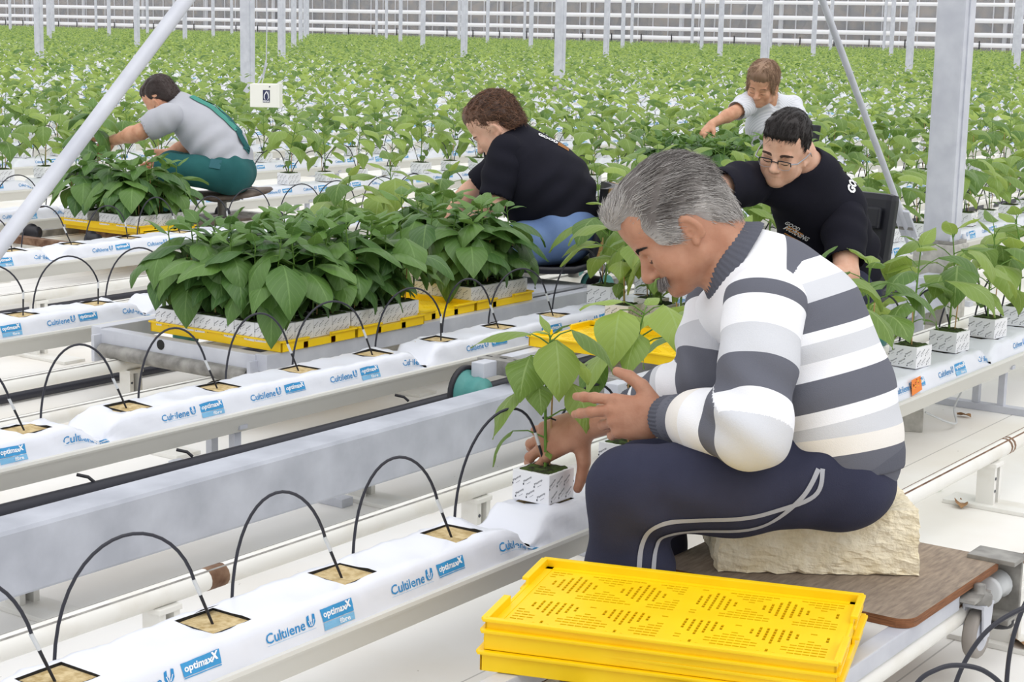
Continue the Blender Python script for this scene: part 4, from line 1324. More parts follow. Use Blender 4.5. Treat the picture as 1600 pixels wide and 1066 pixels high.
# seat pan curving up into the back: dark pad inside, tan plywood outside
sdir = nrm((math.cos(R(122)), math.sin(R(122)), 0)); sl_ = np.array([-sdir[1], sdir[0], 0]); sc = np.array([5.912, 3.897, 0])
prof = [(0.27, 0.335), (0.18, 0.326), (0.05, 0.322), (-0.05, 0.327), (-0.115, 0.345), (-0.148, 0.39), (-0.166, 0.46), (-0.178, 0.56), (-0.186, 0.65)]
def shell(off0, off1, w, name, material, i0=0):
    V = []; F = []; nn = 11
    for i, (x, z) in enumerate(prof):
        if i < i0: continue
        t = (prof[min(i + 1, 8)][0] - prof[max(i - 1, 0)][0], prof[min(i + 1, 8)][1] - prof[max(i - 1, 0)][1]); L = math.hypot(*t)
        nx_, nz_ = -t[1] / L, t[0] / L
        if nz_ > 0 or (i > 5): nx_, nz_ = (-nx_, -nz_) if (nz_ > 0 and i <= 5) else (nx_, nz_)
        ww = w * (1 - 0.18 * max(0, (i - 5) / 3.0) ** 2)
        for o in (off0, off1):
            for k in range(nn):
                v = -1 + 2 * k / (nn - 1)
                bend = 0.045 * v * v if i >= 5 else 0.012 * v * v
                p = sc + sdir * (x + (bend if i >= 5 else 0)) + sl_ * (v * ww) + np.array([0, 0, z + (bend if i < 5 else 0)])
                p = p - (sdir * (1 if i >= 5 else 0.35 if i == 4 else 0) + np.array([0, 0, 1.0 if i < 4 else 0.7 if i == 4 else 0])) * o
                V.append(p)
    rows = len(prof) - i0; m_ = 2 * nn
    for i in range(rows - 1):
        for k in range(nn - 1):
            a = i * m_ + k
            F.append((a, a + 1, a + 1 + m_, a + m_)); F.append((a + nn, a + nn + m_, a + nn + 1 + m_, a + nn + 1))
        F.append((i * m_, i * m_ + m_, i * m_ + nn + m_, i * m_ + nn)); F.append((i * m_ + nn - 1, i * m_ + 2 * nn - 1, i * m_ + 2 * nn - 1 + m_, i * m_ + nn - 1 + m_))
    F.append(tuple(range(nn)) + tuple(range(2 * nn - 1, nn - 1, -1)))
    b = (rows - 1) * m_; F.append(tuple(b + k for k in range(nn - 1, -1, -1)) + tuple(b + nn + k for k in range(nn)))
    return link(name, mk_mesh(name, V, F, material, None, True), root, (-6.2, -4.07, 0))
shell(0.0, 0.028, 0.215, 'pad', M['seat_black'])
shell(0.029, 0.042, 0.20, 'plywood_shell', M['wood_tan'], 4)

# tray trolley of the woman at the back
BX, BYY = 10.0, 5.43
root = empty('tray_trolley', (BX, BYY, 0), 0, 'rail trolley with dense plants in front of the woman in the white top', 'trolley', 'rail trolleys')
def tadd(name, mbx, mats): return mbx.build(name, mats, root, (-BX, -BYY, 0))
for y in (5.16, 5.70):
    m = MB(); m.box((10.35, y, 0.215), (2.3, 0.045, 0.05), 0); tadd('side_beam', m, [M['galv']])
for x in (9.3, 10.3, 11.4):
    m = MB(); m.box((x, BYY, 0.22), (0.05, 0.5, 0.036), 0); tadd('cross_beam', m, [M['galv']])
for x in (9.4, 11.3):
    for y in (5.21, 5.65):
        m = MB(); wheel(m, (x, y, 0.205), 0.033, 0.05); tadd('wheel', m, [M['teal']])
tray((9.70, BYY, 0.241), R(90), 'yellow tray under the dense plants of the woman in the white top', 'yellow trays of the woman in the white top')
tray((10.07, BYY, 0.241), R(90), 'second yellow tray under the dense plants of the woman in the white top', 'yellow trays of the woman in the white top')
tray_plants(grid(9.70, BYY, 4, 6, 0, 0.0895) + grid(10.07, BYY, 4, 6, 0, 0.0895), 'dark pepper plant on the trolley in front of the woman in the white top', 'pepper plants of the woman in the white top', 0.262)
m = MB(); m.box((10.86, 5.40, 0.262), (0.36, 0.36, 0.04), 0, bev=0.015); tadd('seat', m, [M['seat_black']])
m = MB(); m.box((11.28, 5.47, 0.50), (0.03, 0.34, 0.30), 0, rot=(0, R(10), R(-12)), bev=0.012); tadd('backrest', m, [M['seat_black']])
for y in (5.36, 5.56):
    m = MB(); m.tube([(11.10, y, 0.24), (11.24, y, 0.44)], 0.014, 8, 0); tadd('back_post', m, [M['galv_dark']])
# ------------------------------------------------------------------ figures grown as one smooth surface from blended limbs
class Sdf:
    def __init__(s): s.P = []

    def cone(s, a, b, ra, rb, k=0.02, flat=None, sub=False):
        s.P.append(('cone', np.asarray(a, float), np.asarray(b, float), ra, rb, k, flat, sub)); return s

    def chain(s, pts, rad, k=0.02, flat=None):
        for i in range(len(pts) - 1):
            s.cone(pts[i], pts[i + 1], rad[i], rad[i + 1], k, flat)
        return s

    def ell(s, c, r, ax=None, k=0.02, sub=False):
        ax = np.eye(3) if ax is None else np.asarray(ax, float)      # rows are the axes
        s.P.append(('ell', np.asarray(c, float), np.asarray(r, float), ax, None, k, None, sub)); return s

    def bounds(s, p):
        if p[0] == 'cone':
            f = p[6][1] if p[6] is not None else 1.0
            r = max(p[3], p[4]) * max(1.0, f) + 0.004
            return np.minimum(p[1], p[2]) - r, np.maximum(p[1], p[2]) + r
        r = p[2].max() + 0.004
        return p[1] - r, p[1] + r

    def mesh(s, h, disp=None):
        lo = np.min([s.bounds(p)[0] for p in s.P if not p[7]], axis=0) - 3 * h
        hi = np.max([s.bounds(p)[1] for p in s.P if not p[7]], axis=0) + 3 * h
        n = np.ceil((hi - lo) / h).astype(int) + 1
        f = np.full(n, 1.0, np.float32)
        ax = [lo[i] + h * np.arange(n[i]) for i in range(3)]
        for p in s.P:
            a, b = s.bounds(p); m = p[5] + 2 * h
            i0 = np.clip(np.floor((a - m - lo) / h).astype(int), 0, n); i1 = np.clip(np.ceil((b + m - lo) / h).astype(int) + 1, 0, n)
            if (i1 <= i0).any(): continue
            X = ax[0][i0[0]:i1[0]][:, None, None].astype(np.float32); Y = ax[1][i0[1]:i1[1]][None, :, None].astype(np.float32); Z = ax[2][i0[2]:i1[2]][None, None, :].astype(np.float32)
            if p[0] == 'cone':
                A, B, ra, rb, k, flat = p[1:7]
                px, py, pz = X - A[0], Y - A[1], Z - A[2]
                ba = B - A; mul = 1.0
                if flat is not None:
                    nv, fac = np.asarray(flat[0], float), flat[1]
                    dd = px * nv[0] + py * nv[1] + pz * nv[2]; g = 1.0 / fac - 1.0
                    px = px + nv[0] * dd * g; py = py + nv[1] * dd * g; pz = pz + nv[2] * dd * g
                    ba = ba + nv * np.dot(ba, nv) * g; mul = min(1.0, fac)
                l2 = max(float(ba @ ba), 1e-9)
                t = np.clip((px * ba[0] + py * ba[1] + pz * ba[2]) / l2, 0, 1)
                d = np.sqrt((px - t * ba[0]) ** 2 + (py - t * ba[1]) ** 2 + (pz - t * ba[2]) ** 2) - (ra + (rb - ra) * t)
                d = d * mul
            else:
                c, r, Rm = p[1], p[2], p[3]; k = p[5]
                dx, dy, dz = X - c[0], Y - c[1], Z - c[2]
                u = [dx * Rm[i][0] + dy * Rm[i][1] + dz * Rm[i][2] for i in range(3)]
                k0 = np.sqrt(sum((u[i] / r[i]) ** 2 for i in range(3)))
                k1 = np.sqrt(sum((u[i] / r[i] ** 2) ** 2 for i in range(3)))
                d = k0 * (k0 - 1) / (k1 + 1e-9)
            sl = f[i0[0]:i1[0], i0[1]:i1[1], i0[2]:i1[2]]
            d = d.astype(np.float32)
            if p[7]:
                e = np.clip(0.5 - 0.5 * (sl + d) / k, 0, 1)
                sl[...] = sl * (1 - e) - d * e + k * e * (1 - e)
            else:
                e = np.clip(0.5 + 0.5 * (sl - d) / k, 0, 1)
                sl[...] = sl * (1 - e) + d * e - k * e * (1 - e)
        return nets(f, lo, h)


def nets(f, lo, h):
    """surface nets"""
    neg = f < 0
    c = np.zeros(tuple(np.array(f.shape) - 1), np.int8)
    for i in (0, 1):
        for j in (0, 1):
            for k in (0, 1):
                c += neg[i:f.shape[0] - 1 + i, j:f.shape[1] - 1 + j, k:f.shape[2] - 1 + k]
    act = (c > 0) & (c < 8)
    idx = np.argwhere(act)
    vid = np.full(c.shape, -1, np.int32); vid[act] = np.arange(len(idx))
    I, Jq, K = idx.T
    acc = np.zeros((len(idx), 3)); cnt = np.zeros(len(idx))
    corner = [(a, b, d) for a in (0, 1) for b in (0, 1) for d in (0, 1)]
    val = {q: f[I + q[0], Jq + q[1], K + q[2]] for q in corner}
    for q in corner:
        for ax in range(3):
            if q[ax] == 0:
                q2 = list(q); q2[ax] = 1; q2 = tuple(q2)
                v0, v1 = val[q], val[q2]
                m = (v0 < 0) != (v1 < 0)
                t = np.where(m, v0 / np.where(m, v0 - v1, 1), 0)
                P = np.zeros((len(idx), 3)); P[:] = q; P[:, ax] = t
                acc[m] += P[m]; cnt[m] += 1
    V = (idx + acc / cnt[:, None]) * h + lo
    F = []
    for ax in range(3):
        o = [i for i in range(3) if i != ax]
        s0 = [slice(1, -1)] * 3; s1 = [slice(1, -1)] * 3
        s0[ax] = slice(0, -1); s1[ax] = slice(1, None)
        a = neg[tuple(s0)]; b = neg[tuple(s1)]
        e = np.argwhere(a != b)
        if len(e) == 0: continue
        sgn = a[tuple(e.T)]
        g = e.copy(); g[:, o[0]] += 1; g[:, o[1]] += 1
        def cell(d0, d1):
            q = g.copy(); q[:, o[0]] -= d0; q[:, o[1]] -= d1
            return vid[tuple(q.T)]
        q = np.stack([cell(1, 1), cell(0, 1), cell(0, 0), cell(1, 0)], 1)
        flip = sgn if ax != 1 else ~sgn
        q[~flip] = q[~flip][:, ::-1]
        F.append(q)
    F = np.concatenate(F)
    F = F[(F >= 0).all(1)]
    a, b2, c2 = V[F[:, 0]], V[F[:, 1]], V[F[:, 2]]
    if np.einsum('ij,ij->i', a, np.cross(b2, c2)).sum() < 0: F = F[:, ::-1].copy()
    return V, F.astype(np.int32)


def vnormals(V, F):
    n = np.cross(V[F[:, 2]] - V[F[:, 0]], V[F[:, 3]] - V[F[:, 1]])
    N = np.zeros_like(V)
    for i in range(4): np.add.at(N, F[:, i], n)
    return N / (np.linalg.norm(N, axis=1)[:, None] + 1e-12)


def arclen(V, pts):
    """distance along a polyline of the nearest point, and the distance from it"""
    best = np.full(len(V), 1e9); s = np.zeros(len(V)); run = 0.0
    n = len(pts) - 1
    for i in range(n):
        a = np.asarray(pts[i], float); b = np.asarray(pts[i + 1], float); ba = b - a; L = np.linalg.norm(ba)
        t = (V - a) @ ba / (L * L)
        t = np.clip(t, -9 if i == 0 else 0, 9 if i == n - 1 else 1)
        d = np.linalg.norm(V - a - t[:, None] * ba, axis=1)
        m = d < best; best[m] = d[m]; s[m] = run + t[m] * L
        run += L
    return s, best


def folds(V, N, centre, axis, amp, freq, reach, seed=0):
    """soft cloth folds around a joint"""
    c = np.asarray(centre, float); a = nrm(axis); d = V - c
    t = d @ a; r = np.linalg.norm(d, axis=1)
    o = np.cross(a, [0.3, 0.5, 0.8]); o = nrm(o)
    ph = 2.2 * np.sin(9 * (d @ o) + seed) + 1.3 * np.sin(21 * (d @ np.cross(a, o)) + 2 * seed)
    w = np.exp(-(r / reach) ** 2)
    return V + N * (amp * w * np.sin(freq * t + ph))[:, None]


def frame(f, up):
    """rows: forward, left, up"""
    f = nrm(f); l = nrm(np.cross(up, f)); u = np.cross(f, l)
    return np.stack([f, l, u])


def add_head(S, c, Fm, s=1.0, wide=1.0, jaw=1.0, ear_k=0.006, nose=1.0, ears=(1, -1)):
    c = np.asarray(c, float)
    def T(x, y, z): return c + s * (x * Fm[0] + y * wide * Fm[1] + z * Fm[2])
    def E(x, y, z, rx, ry, rz, k=0.015, sub=False, ax=None): S.ell(T(x, y, z), np.array([rx, ry * wide, rz]) * s, Fm if ax is None else ax, k, sub)
    def Cn(a, b, ra, rb, k=0.012, sub=False): S.cone(T(*a), T(*b), ra * s, rb * s, k, None, sub)
    E(-0.010, 0, 0.012, 0.097, 0.077, 0.092, 0.02)
    E(0.030, 0, -0.030, 0.060, 0.062, 0.078, 0.03)
    E(0.045, 0, 0.035, 0.045, 0.058, 0.045, 0.03)
    for y in (-1, 1):
        Cn((-0.005, y * 0.052, -0.050), (0.005, y * 0.050 * jaw, -0.092), 0.022, 0.020, 0.02)
        Cn((0.005, y * 0.050 * jaw, -0.092), (0.066, y * 0.014, -0.118), 0.020, 0.017, 0.02)
        E(0.060, y * 0.040, -0.058, 0.027, 0.025, 0.028, 0.02)
        E(0.045, y * 0.036, -0.088, 0.032, 0.026, 0.028, 0.02)
    Cn((0.078, -0.036, -0.016), (0.078, 0.036, -0.016), 0.013, 0.013, 0.014)
    E(0.070, 0, -0.094, 0.022, 0.034, 0.028, 0.02)
    for y in (-1, 1):
        E(0.098, y * 0.032, -0.037, 0.020, 0.019, 0.011, 0.008, True)
        E(0.0735, y * 0.032, -0.038, 0.0135, 0.0155, 0.0125, 0.004)
        Cn((0.086, y * 0.020, -0.040), (0.083, y * 0.046, -0.043), 0.0028, 0.0022, 0.003)
    Cn((0.084, 0, -0.026), (0.098 + 0.008 * nose, 0, -0.062), 0.0095, 0.0125 * nose, 0.008)
    for y in (-1, 1):
        E(0.094, y * 0.0125, -0.067, 0.012, 0.0085, 0.0085, 0.006)
        E(0.099, y * 0.0075, -0.0755, 0.006, 0.0042, 0.005, 0.003, True)
    E(0.088, 0, -0.0855, 0.0105, 0.022, 0.0055, 0.005)
    E(0.087, 0, -0.0960, 0.0105, 0.0195, 0.0065, 0.005)
    Cn((0.099, -0.024, -0.0905), (0.099, 0.024, -0.0905), 0.0022, 0.0022, 0.003, True)
    E(0.079, 0, -0.114, 0.018, 0.022, 0.017, 0.012)
    for y in ears:
        ea = np.stack([nrm(Fm[0] * 0.94 - Fm[2] * 0.15 - y * 0.30 * Fm[1]), nrm(Fm[1] + y * 0.30 * Fm[0]), Fm[2]])
        E(-0.010, y * 0.080, -0.043, 0.0175, 0.0066, 0.030, 0.006, False, ea)
        S.ell(T(-0.005, y * 0.0855, -0.042), np.array([0.0100, 0.0065, 0.019]) * s, ea, 0.003, True)
        S.ell(T(0.000, y * 0.083, -0.050), np.array([0.006, 0.009, 0.007]) * s, ea, 0.003, True)
        E(0.001, y * 0.078, -0.069, 0.007, 0.0055, 0.008, 0.005)
    return T


def hand(S, w, f, t, b, size=1.0, curls=((15, 20, 10), (25, 30, 15), (45, 50, 25), (55, 55, 30)), spread=(7, 1, -5, -12), thumb=((0.75, 0.62, -0.25), 18, 20), ra=0.028):
    """palm with four fingers and a thumb; f towards the fingers, t to the thumb side, b out of the back of the hand"""
    w = np.asarray(w, float); f = nrm(f); t = nrm(np.asarray(t, float) - f * np.dot(f, t)); b = nrm(np.asarray(b, float) - f * np.dot(f, b) - t * np.dot(t, b))
    s = size
    def T(x, y, z): return w + s * (x * f + y * t + z * b)
    base = [(0.094, 0.030, 0.004), (0.099, 0.009, 0.006), (0.094, -0.012, 0.004), (0.085, -0.031, -0.001)]
    ln = [(0.042, 0.026, 0.021), (0.046, 0.029, 0.022), (0.043, 0.027, 0.021), (0.034, 0.021, 0.019)]
    rad = [0.0106, 0.0108, 0.0102, 0.0091]
    tips = []
    for i in range(4):
        y0 = base[i][1] * 0.55
        S.cone(T(0.012, y0, 0), T(*base[i]), 0.0165 * s, 0.0128 * s, 0.012)
    S.cone(T(0.03, 0.0, -0.004), T(0.075, 0.0, -0.004), 0.022 * s, 0.02 * s, 0.015, (t, 1.35))
    S.cone(T(0.02, -0.022, -0.006), T(0.06, -0.03, -0.006), 0.017 * s, 0.014 * s, 0.012)
    for i in range(4):
        p = T(*base[i]); a = 0.0
        sp = math.radians(spread[i]); d0 = nrm(f * math.cos(sp) + t * math.sin(sp))
        for j in range(3):
            a += math.radians(curls[i][j])
            d = d0 * math.cos(a) - b * math.sin(a)
            q = p + d * ln[i][j] * s
            S.cone(p, q, rad[i] * s * (1.0, 0.93, 0.86)[j], rad[i] * s * (0.95, 0.88, 0.74)[j], 0.0035)
            S.ell(p + b * 0.0005, np.array([1.02, 1.02, 1.02]) * rad[i] * s * (1.06, 1.0, 0.92)[j], None, 0.003)
            p = q
        tips.append(p)
    d = thumb[0]; dv = nrm(d[0] * f + d[1] * t + d[2] * b)
    p = T(0.018, 0.020, -0.008)
    q = p + dv * 0.046 * s
    S.cone(p, q, 0.0190 * s, 0.0142 * s, 0.012)
    inw = nrm(f - dv * np.dot(f, dv))
    a = 0
    for L, r0, r1, an in ((0.030, 0.0132, 0.0118, thumb[1]), (0.026, 0.0120, 0.0092, thumb[2])):
        a += math.radians(an)
        dd = dv * math.cos(a) + inw * math.sin(a)
        p = q; q = p + dd * L * s
        S.cone(p, q, r0 * s, r1 * s, 0.0035)
    tips.append(q)
    return tips


SKIN = {}
def skin_mat(name, c, c2, rough=0.5):
    m = mat(name, c, rough, col2=c2, nscale=28, ramp=(0.3, 0.75), bump=0.10, bscale=260, spec=0.4)
    b = m.node_tree.nodes['Principled BSDF']
    b.inputs['Subsurface Weight'].default_value = 0.12
    b.inputs['Subsurface Radius'].default_value = (0.012, 0.005, 0.003)
    return m


def cloth_mat(name, c, rough=0.9, weave=0.25, wscale=420, col2=None):
    m = mat(name, c, rough, col2=col2, nscale=7, ramp=(0.3, 0.7), bump=weave, bscale=wscale, spec=0.2)
    b = m.node_tree.nodes['Principled BSDF']
    return m


def strands(name, roots, dirs, lens, mats, parent, r=0.0006, seg=4, sag=0.0, curl=0.0, seed=0, rnd=None, surf=None):
    """many fine tapered hairs as one mesh; dirs: function(t) blend of start and end directions"""
    rs = np.random.RandomState(seed)
    n = len(roots); d0, d1 = dirs
    P = roots.copy(); pts = [P.copy()]
    L = lens[:, None] / seg
    ph = rs.rand(n) * 6.28
    for i in range(seg):
        t = (i + 0.5) / seg
        d = d0 * (1 - t) + d1 * t
        if curl:
            d = d + curl * np.stack([np.sin(ph + 9 * t), np.cos(1.3 * ph + 8 * t), np.sin(0.7 * ph + 10 * t)], 1)
        d = d / (np.linalg.norm(d, axis=1)[:, None] + 1e-9)
        P = P + d * L; P[:, 2] -= sag * t * lens
        pts.append(P.copy())
    pts = np.stack(pts, 1)
    T = pts[:, 1] - pts[:, 0]; T /= np.linalg.norm(T, axis=1)[:, None] + 1e-9
    U = np.cross(T, rs.randn(n, 3)); U /= np.linalg.norm(U, axis=1)[:, None] + 1e-9
    W = np.cross(T, U)
    ring = []
    for k in range(3):
        a = 2.094 * k
        ring.append(U * math.cos(a) + W * math.sin(a))
    V = np.zeros((n, seg + 1, 3, 3))
    for i in range(seg + 1):
        rr = r * (1 - 0.85 * i / seg)
        for k in range(3): V[:, i, k] = pts[:, i] + ring[k] * rr
    V = V.reshape(-1, 3)
    b = (np.arange(n) * (seg + 1) * 3)[:, None]
    F = []
    for i in range(seg):
        for k in range(3):
            k2 = (k + 1) % 3
            F.append(np.concatenate([b + i * 3 + k, b + i * 3 + k2, b + (i + 1) * 3 + k2, b + (i + 1) * 3 + k], 1))
    F = np.concatenate(F)
    at = np.repeat(rs.rand(n) if rnd is None else rnd, (seg + 1) * 3)
    return link(name, mk_mesh(name, V, F.astype(np.int32), mats, None, True, None, {'rnd': at}), parent)


def hair_mat(name, c1, c2, rough=0.45):
    m = mat(name, c1, rough, spec=0.4)
    at = nod(m, 'ShaderNodeAttribute'); at.attribute_name = 'rnd'
    mx = nod(m, 'ShaderNodeMixRGB'); mx.inputs[1].default_value = c1; mx.inputs[2].default_value = c2
    lk(m, at.outputs['Fac'], mx.inputs[0]); lk(m, mx.outputs[0], m.node_tree.nodes['Principled BSDF'].inputs['Base Color'])
    return m


def decal(name, parent, me, geo, o, xd, yd, w, h, material, off=0.0035, cast=None):
    """flat lettering wrapped on to a cloth mesh: cast along the inward normal"""
    from mathutils.bvhtree import BVHTree
    vv = []; pp = []
    for q in [me] + [c.data for c in parent.children if c.name.startswith('sleeve')]:
        b = len(vv); vv += [v.co[:] for v in q.vertices]; pp += [[i + b for i in p.vertices] for p in q.polygons]
    bv = BVHTree.FromPolygons(vv, pp)
    o = Vector(o); xd = Vector(xd).normalized(); yd = Vector(yd); yd = (yd - xd * yd.dot(xd)).normalized(); nd = xd.cross(yd)
    V = []; ok = []
    for (x, y) in geo[0]:
        cd_ = -nd if cast is None else Vector(cast).normalized()
        p = o + xd * (x * w) + yd * (y * h) - cd_ * 0.25
        hit = bv.ray_cast(p, cd_, 0.6)
        if hit[0] is None:
            V.append(tuple(o)); ok.append(False)
        else:
            V.append(tuple(hit[0] + hit[1] * off)); ok.append(True)
    F = [f for f in geo[1] if all(ok[i] for i in f)]
    return link(name, mk_mesh(name, V, F, material, None, False), parent)


def face_surf(me, T, Fm):
    """point and normal of the face at (y, z) of the head, seen from in front"""
    from mathutils.bvhtree import BVHTree
    bv = BVHTree.FromPolygons([v.co[:] for v in me.vertices], [p.vertices[:] for p in me.polygons])
    def f(y, z):
        h = bv.ray_cast(Vector(T(0.2, y, z)), Vector(-Fm[0]), 0.4)
        if h[0] is None: return np.array(T(0.09, y, z)), Fm[0]
        return np.array(h[0]), np.array(h[1])
    return f


def brow_strands(parent, surf, Fm, n, c1, c2, seed, length=0.011, r=0.0006):
    rs = np.random.RandomState(seed); hmb = hair_mat('brow_hair', c1, c2)
    for y in (1, -1):
        P = []; D = []
        for i in range(n):
            t = rs.rand()
            p, nn = surf(y * (0.013 + 0.037 * t), -0.0165 + 0.007 * math.sin(t * 2.4) - 0.002 * t + 0.0022 * (1 - 0.6 * t) * rs.randn())
            P.append(p - nn * 0.0006)
            d = y * Fm[1] * 0.9 + Fm[2] * (0.35 - 0.7 * t) - Fm[0] * 0.5 * t
            d = d - nn * (d @ nn) + nn * 0.18; D.append(d)
        P = np.array(P); D = np.array(D)
        strands('eyebrow', P, (D, D), np.full(len(P), length), hmb, parent, r, 3, seed=seed)


def lashes(root, surf, c=srgb(52, 38, 32), w=0.0013):
    lm_ = mat('lash', c, 0.6)
    for y in (1, -1):
        P = []; m = MB()
        for t in np.linspace(0, 1, 9):
            p, nn = surf(y * (0.019 + 0.027 * t), -0.0405 - 0.0052 * math.sin(math.pi * (0.15 + 0.8 * t)))
            P.append(p + nn * 0.0004)
        m.tube(P, [w * (0.5 + 0.6 * math.sin(math.pi * t)) for t in np.linspace(0.1, 0.95, 9)], 6, 0)
        m.build('eyelashes', [lm_], root)


def settle(root):
    """children were shaped in world space: bring them back over the base point"""
    for c in root.children:
        c.location = -root.location
# ------------------------------------------------------------------ body joints of the five people, in metres
J = {'man': {'pelvis': (3.0894, 1.3979, 0.4182), 'waist': (3.0967, 1.4181, 0.5154), 'belly': (3.0944, 1.4448, 0.5899), 'chest': (3.0892, 1.4911, 0.714), 'upper': (3.0693, 1.541, 0.7828), 'neck0': (3.0461, 1.5879, 0.8267), 'neck1': (3.0145, 1.6493, 0.879), 'head': (2.9759, 1.7147, 0.9124), 'shL': (2.918, 1.4666, 0.7602), 'elL': (2.7841, 1.4176, 0.5605), 'wrL': (2.89, 1.6625, 0.5252), 'shR': (3.1595, 1.6861, 0.6964), 'elR': (3.0473, 1.6631, 0.5648), 'wrR': (3.0624, 1.9538, 0.4326), 'hipL': (3.0117, 1.3527, 0.4286), 'knL': (2.734, 1.638, 0.4152), 'anL': (2.765, 1.672, 0.075), 'hipR': (3.174, 1.4256, 0.3832), 'knR': (2.989, 1.7533, 0.3624), 'anR': (2.99, 1.77, 0.075), 'collar': (3.039, 1.5951, 0.8177), 'palmL': (2.8625, 1.721, 0.5304)}, 
 'woman': {'pelvis': (5.9027, 3.9002, 0.4738), 'waist': (5.9019, 3.9417, 0.6024), 'belly': (5.8798, 3.985, 0.6402), 'chest': (5.8389, 4.0711, 0.7287), 'upper': (5.819, 4.1234, 0.8052), 'neck0': (5.7961, 4.1147, 0.8509), 'neck1': (5.7562, 4.1448, 0.8845), 'head': (5.7332, 4.1446, 0.8982), 'shL': (5.6808, 4.0341, 0.7825), 'elL': (5.6068, 4.0391, 0.5812), 'wrL': (5.6208, 4.24, 0.4551), 'shR': (6.0326, 4.185, 0.785), 'elR': (5.9129, 4.3851, 0.5834), 'wrR': (5.8433, 4.4499, 0.4741), 'hipL': (5.8205, 3.8451, 0.4589), 'knL': (5.5949, 4.0636, 0.3684), 'anL': (5.6209, 4.1275, 0.2156), 'hipR': (6.0398, 3.9743, 0.4432), 'knR': (5.8912, 4.2457, 0.3374), 'anR': (5.848, 4.261, 0.1901)}, 
 'overall': {'pelvis': (6.8451, 6.7108, 0.4712), 'waist': (6.8392, 6.7429, 0.5463), 'belly': (6.8216, 6.7925, 0.6244), 'chest': (6.7847, 6.8714, 0.7086), 'upper': (6.7465, 6.9491, 0.7825), 'neck0': (6.7278, 6.9884, 0.8229), 'neck1': (6.7064, 7.0252, 0.8427), 'head': (6.6778, 7.0742, 0.869), 'shL': (6.5762, 6.8904, 0.7692), 'elL': (6.4739, 7.0095, 0.6847), 'wrL': (6.4511, 7.2267, 0.6225), 'shR': (6.95, 7.018, 0.7422), 'elR': (6.8698, 7.0796, 0.5747), 'wrR': (6.8452, 7.1968, 0.5405), 'hipL': (6.7703, 6.6282, 0.4598), 'knL': (6.5209, 6.8476, 0.5004), 'anL': (6.5992, 6.9139, 0.2977), 'hipR': (6.9377, 6.792, 0.4397), 'knR': (6.775, 7.0939, 0.4859), 'anR': (6.7624, 7.0493, 0.287)}, 
 'glasses': {'pelvis': (5.7248, 2.6002, 0.3753), 'waist': (5.7098, 2.6105, 0.4573), 'belly': (5.6825, 2.6201, 0.5399), 'chest': (5.5854, 2.6198, 0.6844), 'upper': (5.5152, 2.624, 0.7893), 'neck0': (5.4815, 2.6265, 0.8197), 'neck1': (5.4252, 2.634, 0.8813), 'head': (5.3315, 2.6304, 0.9137), 'shR': (5.3736, 2.7459, 0.7693), 'elR': (5.0447, 2.7692, 0.7574), 'wrR': (4.7988, 2.7536, 0.6469), 'shL': (5.5878, 2.5232, 0.6803), 'elL': (5.4276, 2.4278, 0.4697), 'wrL': (5.1212, 2.4731, 0.4544), 'hipR': (5.5542, 2.5706, 0.3856), 'knR': (5.0513, 2.5783, 0.4724), 'anR': (4.9774, 2.5298, 0.2752), 'hipL': (5.6466, 2.5269, 0.3731), 'knL': (5.1036, 2.4852, 0.4127), 'anL': (5.0199, 2.4569, 0.2361)}, 
 'tee': {'pelvis': (10.8573, 5.4086, 0.3298), 'waist': (10.8644, 5.4327, 0.4385), 'belly': (10.8418, 5.4456, 0.527), 'chest': (10.7767, 5.4393, 0.6612), 'upper': (10.739, 5.4362, 0.7798), 'neck0': (10.7091, 5.4236, 0.8286), 'neck1': (10.6472, 5.4148, 0.8947), 'head': (10.5809, 5.4134, 0.9641), 'shR': (10.602, 5.5038, 0.8233), 'elR': (10.3807, 5.5141, 0.751), 'wrR': (10.2248, 5.5948, 0.6755), 'shL': (10.917, 5.3512, 0.7923), 'elL': (10.7963, 5.2227, 0.5845), 'wrL': (10.5372, 5.2087, 0.4885), 'hipR': (10.7085, 5.3816, 0.3178), 'knR': (10.2347, 5.3531, 0.325), 'anR': (10.2065, 5.3278, 0.1168), 'hipL': (10.8272, 5.3292, 0.3146), 'knL': (10.3052, 5.247, 0.3069), 'anL': (10.2771, 5.2216, 0.0986)}}
# ------------------------------------------------------------------ the man in the striped sweater, sitting in front
cr, cd, cf = np.array(CR), np.array(CD), np.array(CF)
UP = np.array([0, 0, 1.0])
def img(x, y, z=0.0):
    """direction: x to the right, y down and z away as seen from the photographer's side"""
    return cr * x + cd * y + cf * z

j = {k: np.array(v) for k, v in J['man'].items()}
face_l = nrm((math.cos(R(215)), math.sin(R(215)), 0))       # his left
spine = [j['pelvis'], j['waist'], j['belly'], j['chest'], j['upper']]
man = empty('person', (3.09, 1.40, 0), 0, 'grey-haired man in striped sweater seated on a cream block, setting a plant', 'person')
skin_man = skin_mat('tanned_skin', srgb(188, 140, 114), srgb(166, 114, 88))
Hf = frame(img(-0.752, 0.659, 0.03), img(-0.659, -0.752, 0.0))
S = Sdf()
S.chain(spine, [0.10, 0.105, 0.112, 0.112, 0.085], 0.05, (face_l, 1.3))
S.cone(j['shL'], j['shR'], 0.055, 0.055, 0.06)
S.chain([j['neck0'] + img(0.01, 0.02), j['neck1'], j['head'] + 0.03 * img(0.5, 0.6)], [0.075, 0.062, 0.060], 0.03)
S.cone(j['neck0'] + img(-0.03, 0.02), j['head'] + img(0.03, 0.075), 0.05, 0.04, 0.03)
add_head(S, j['head'], Hf, 1.04, ears=(1, -1), nose=1.12)
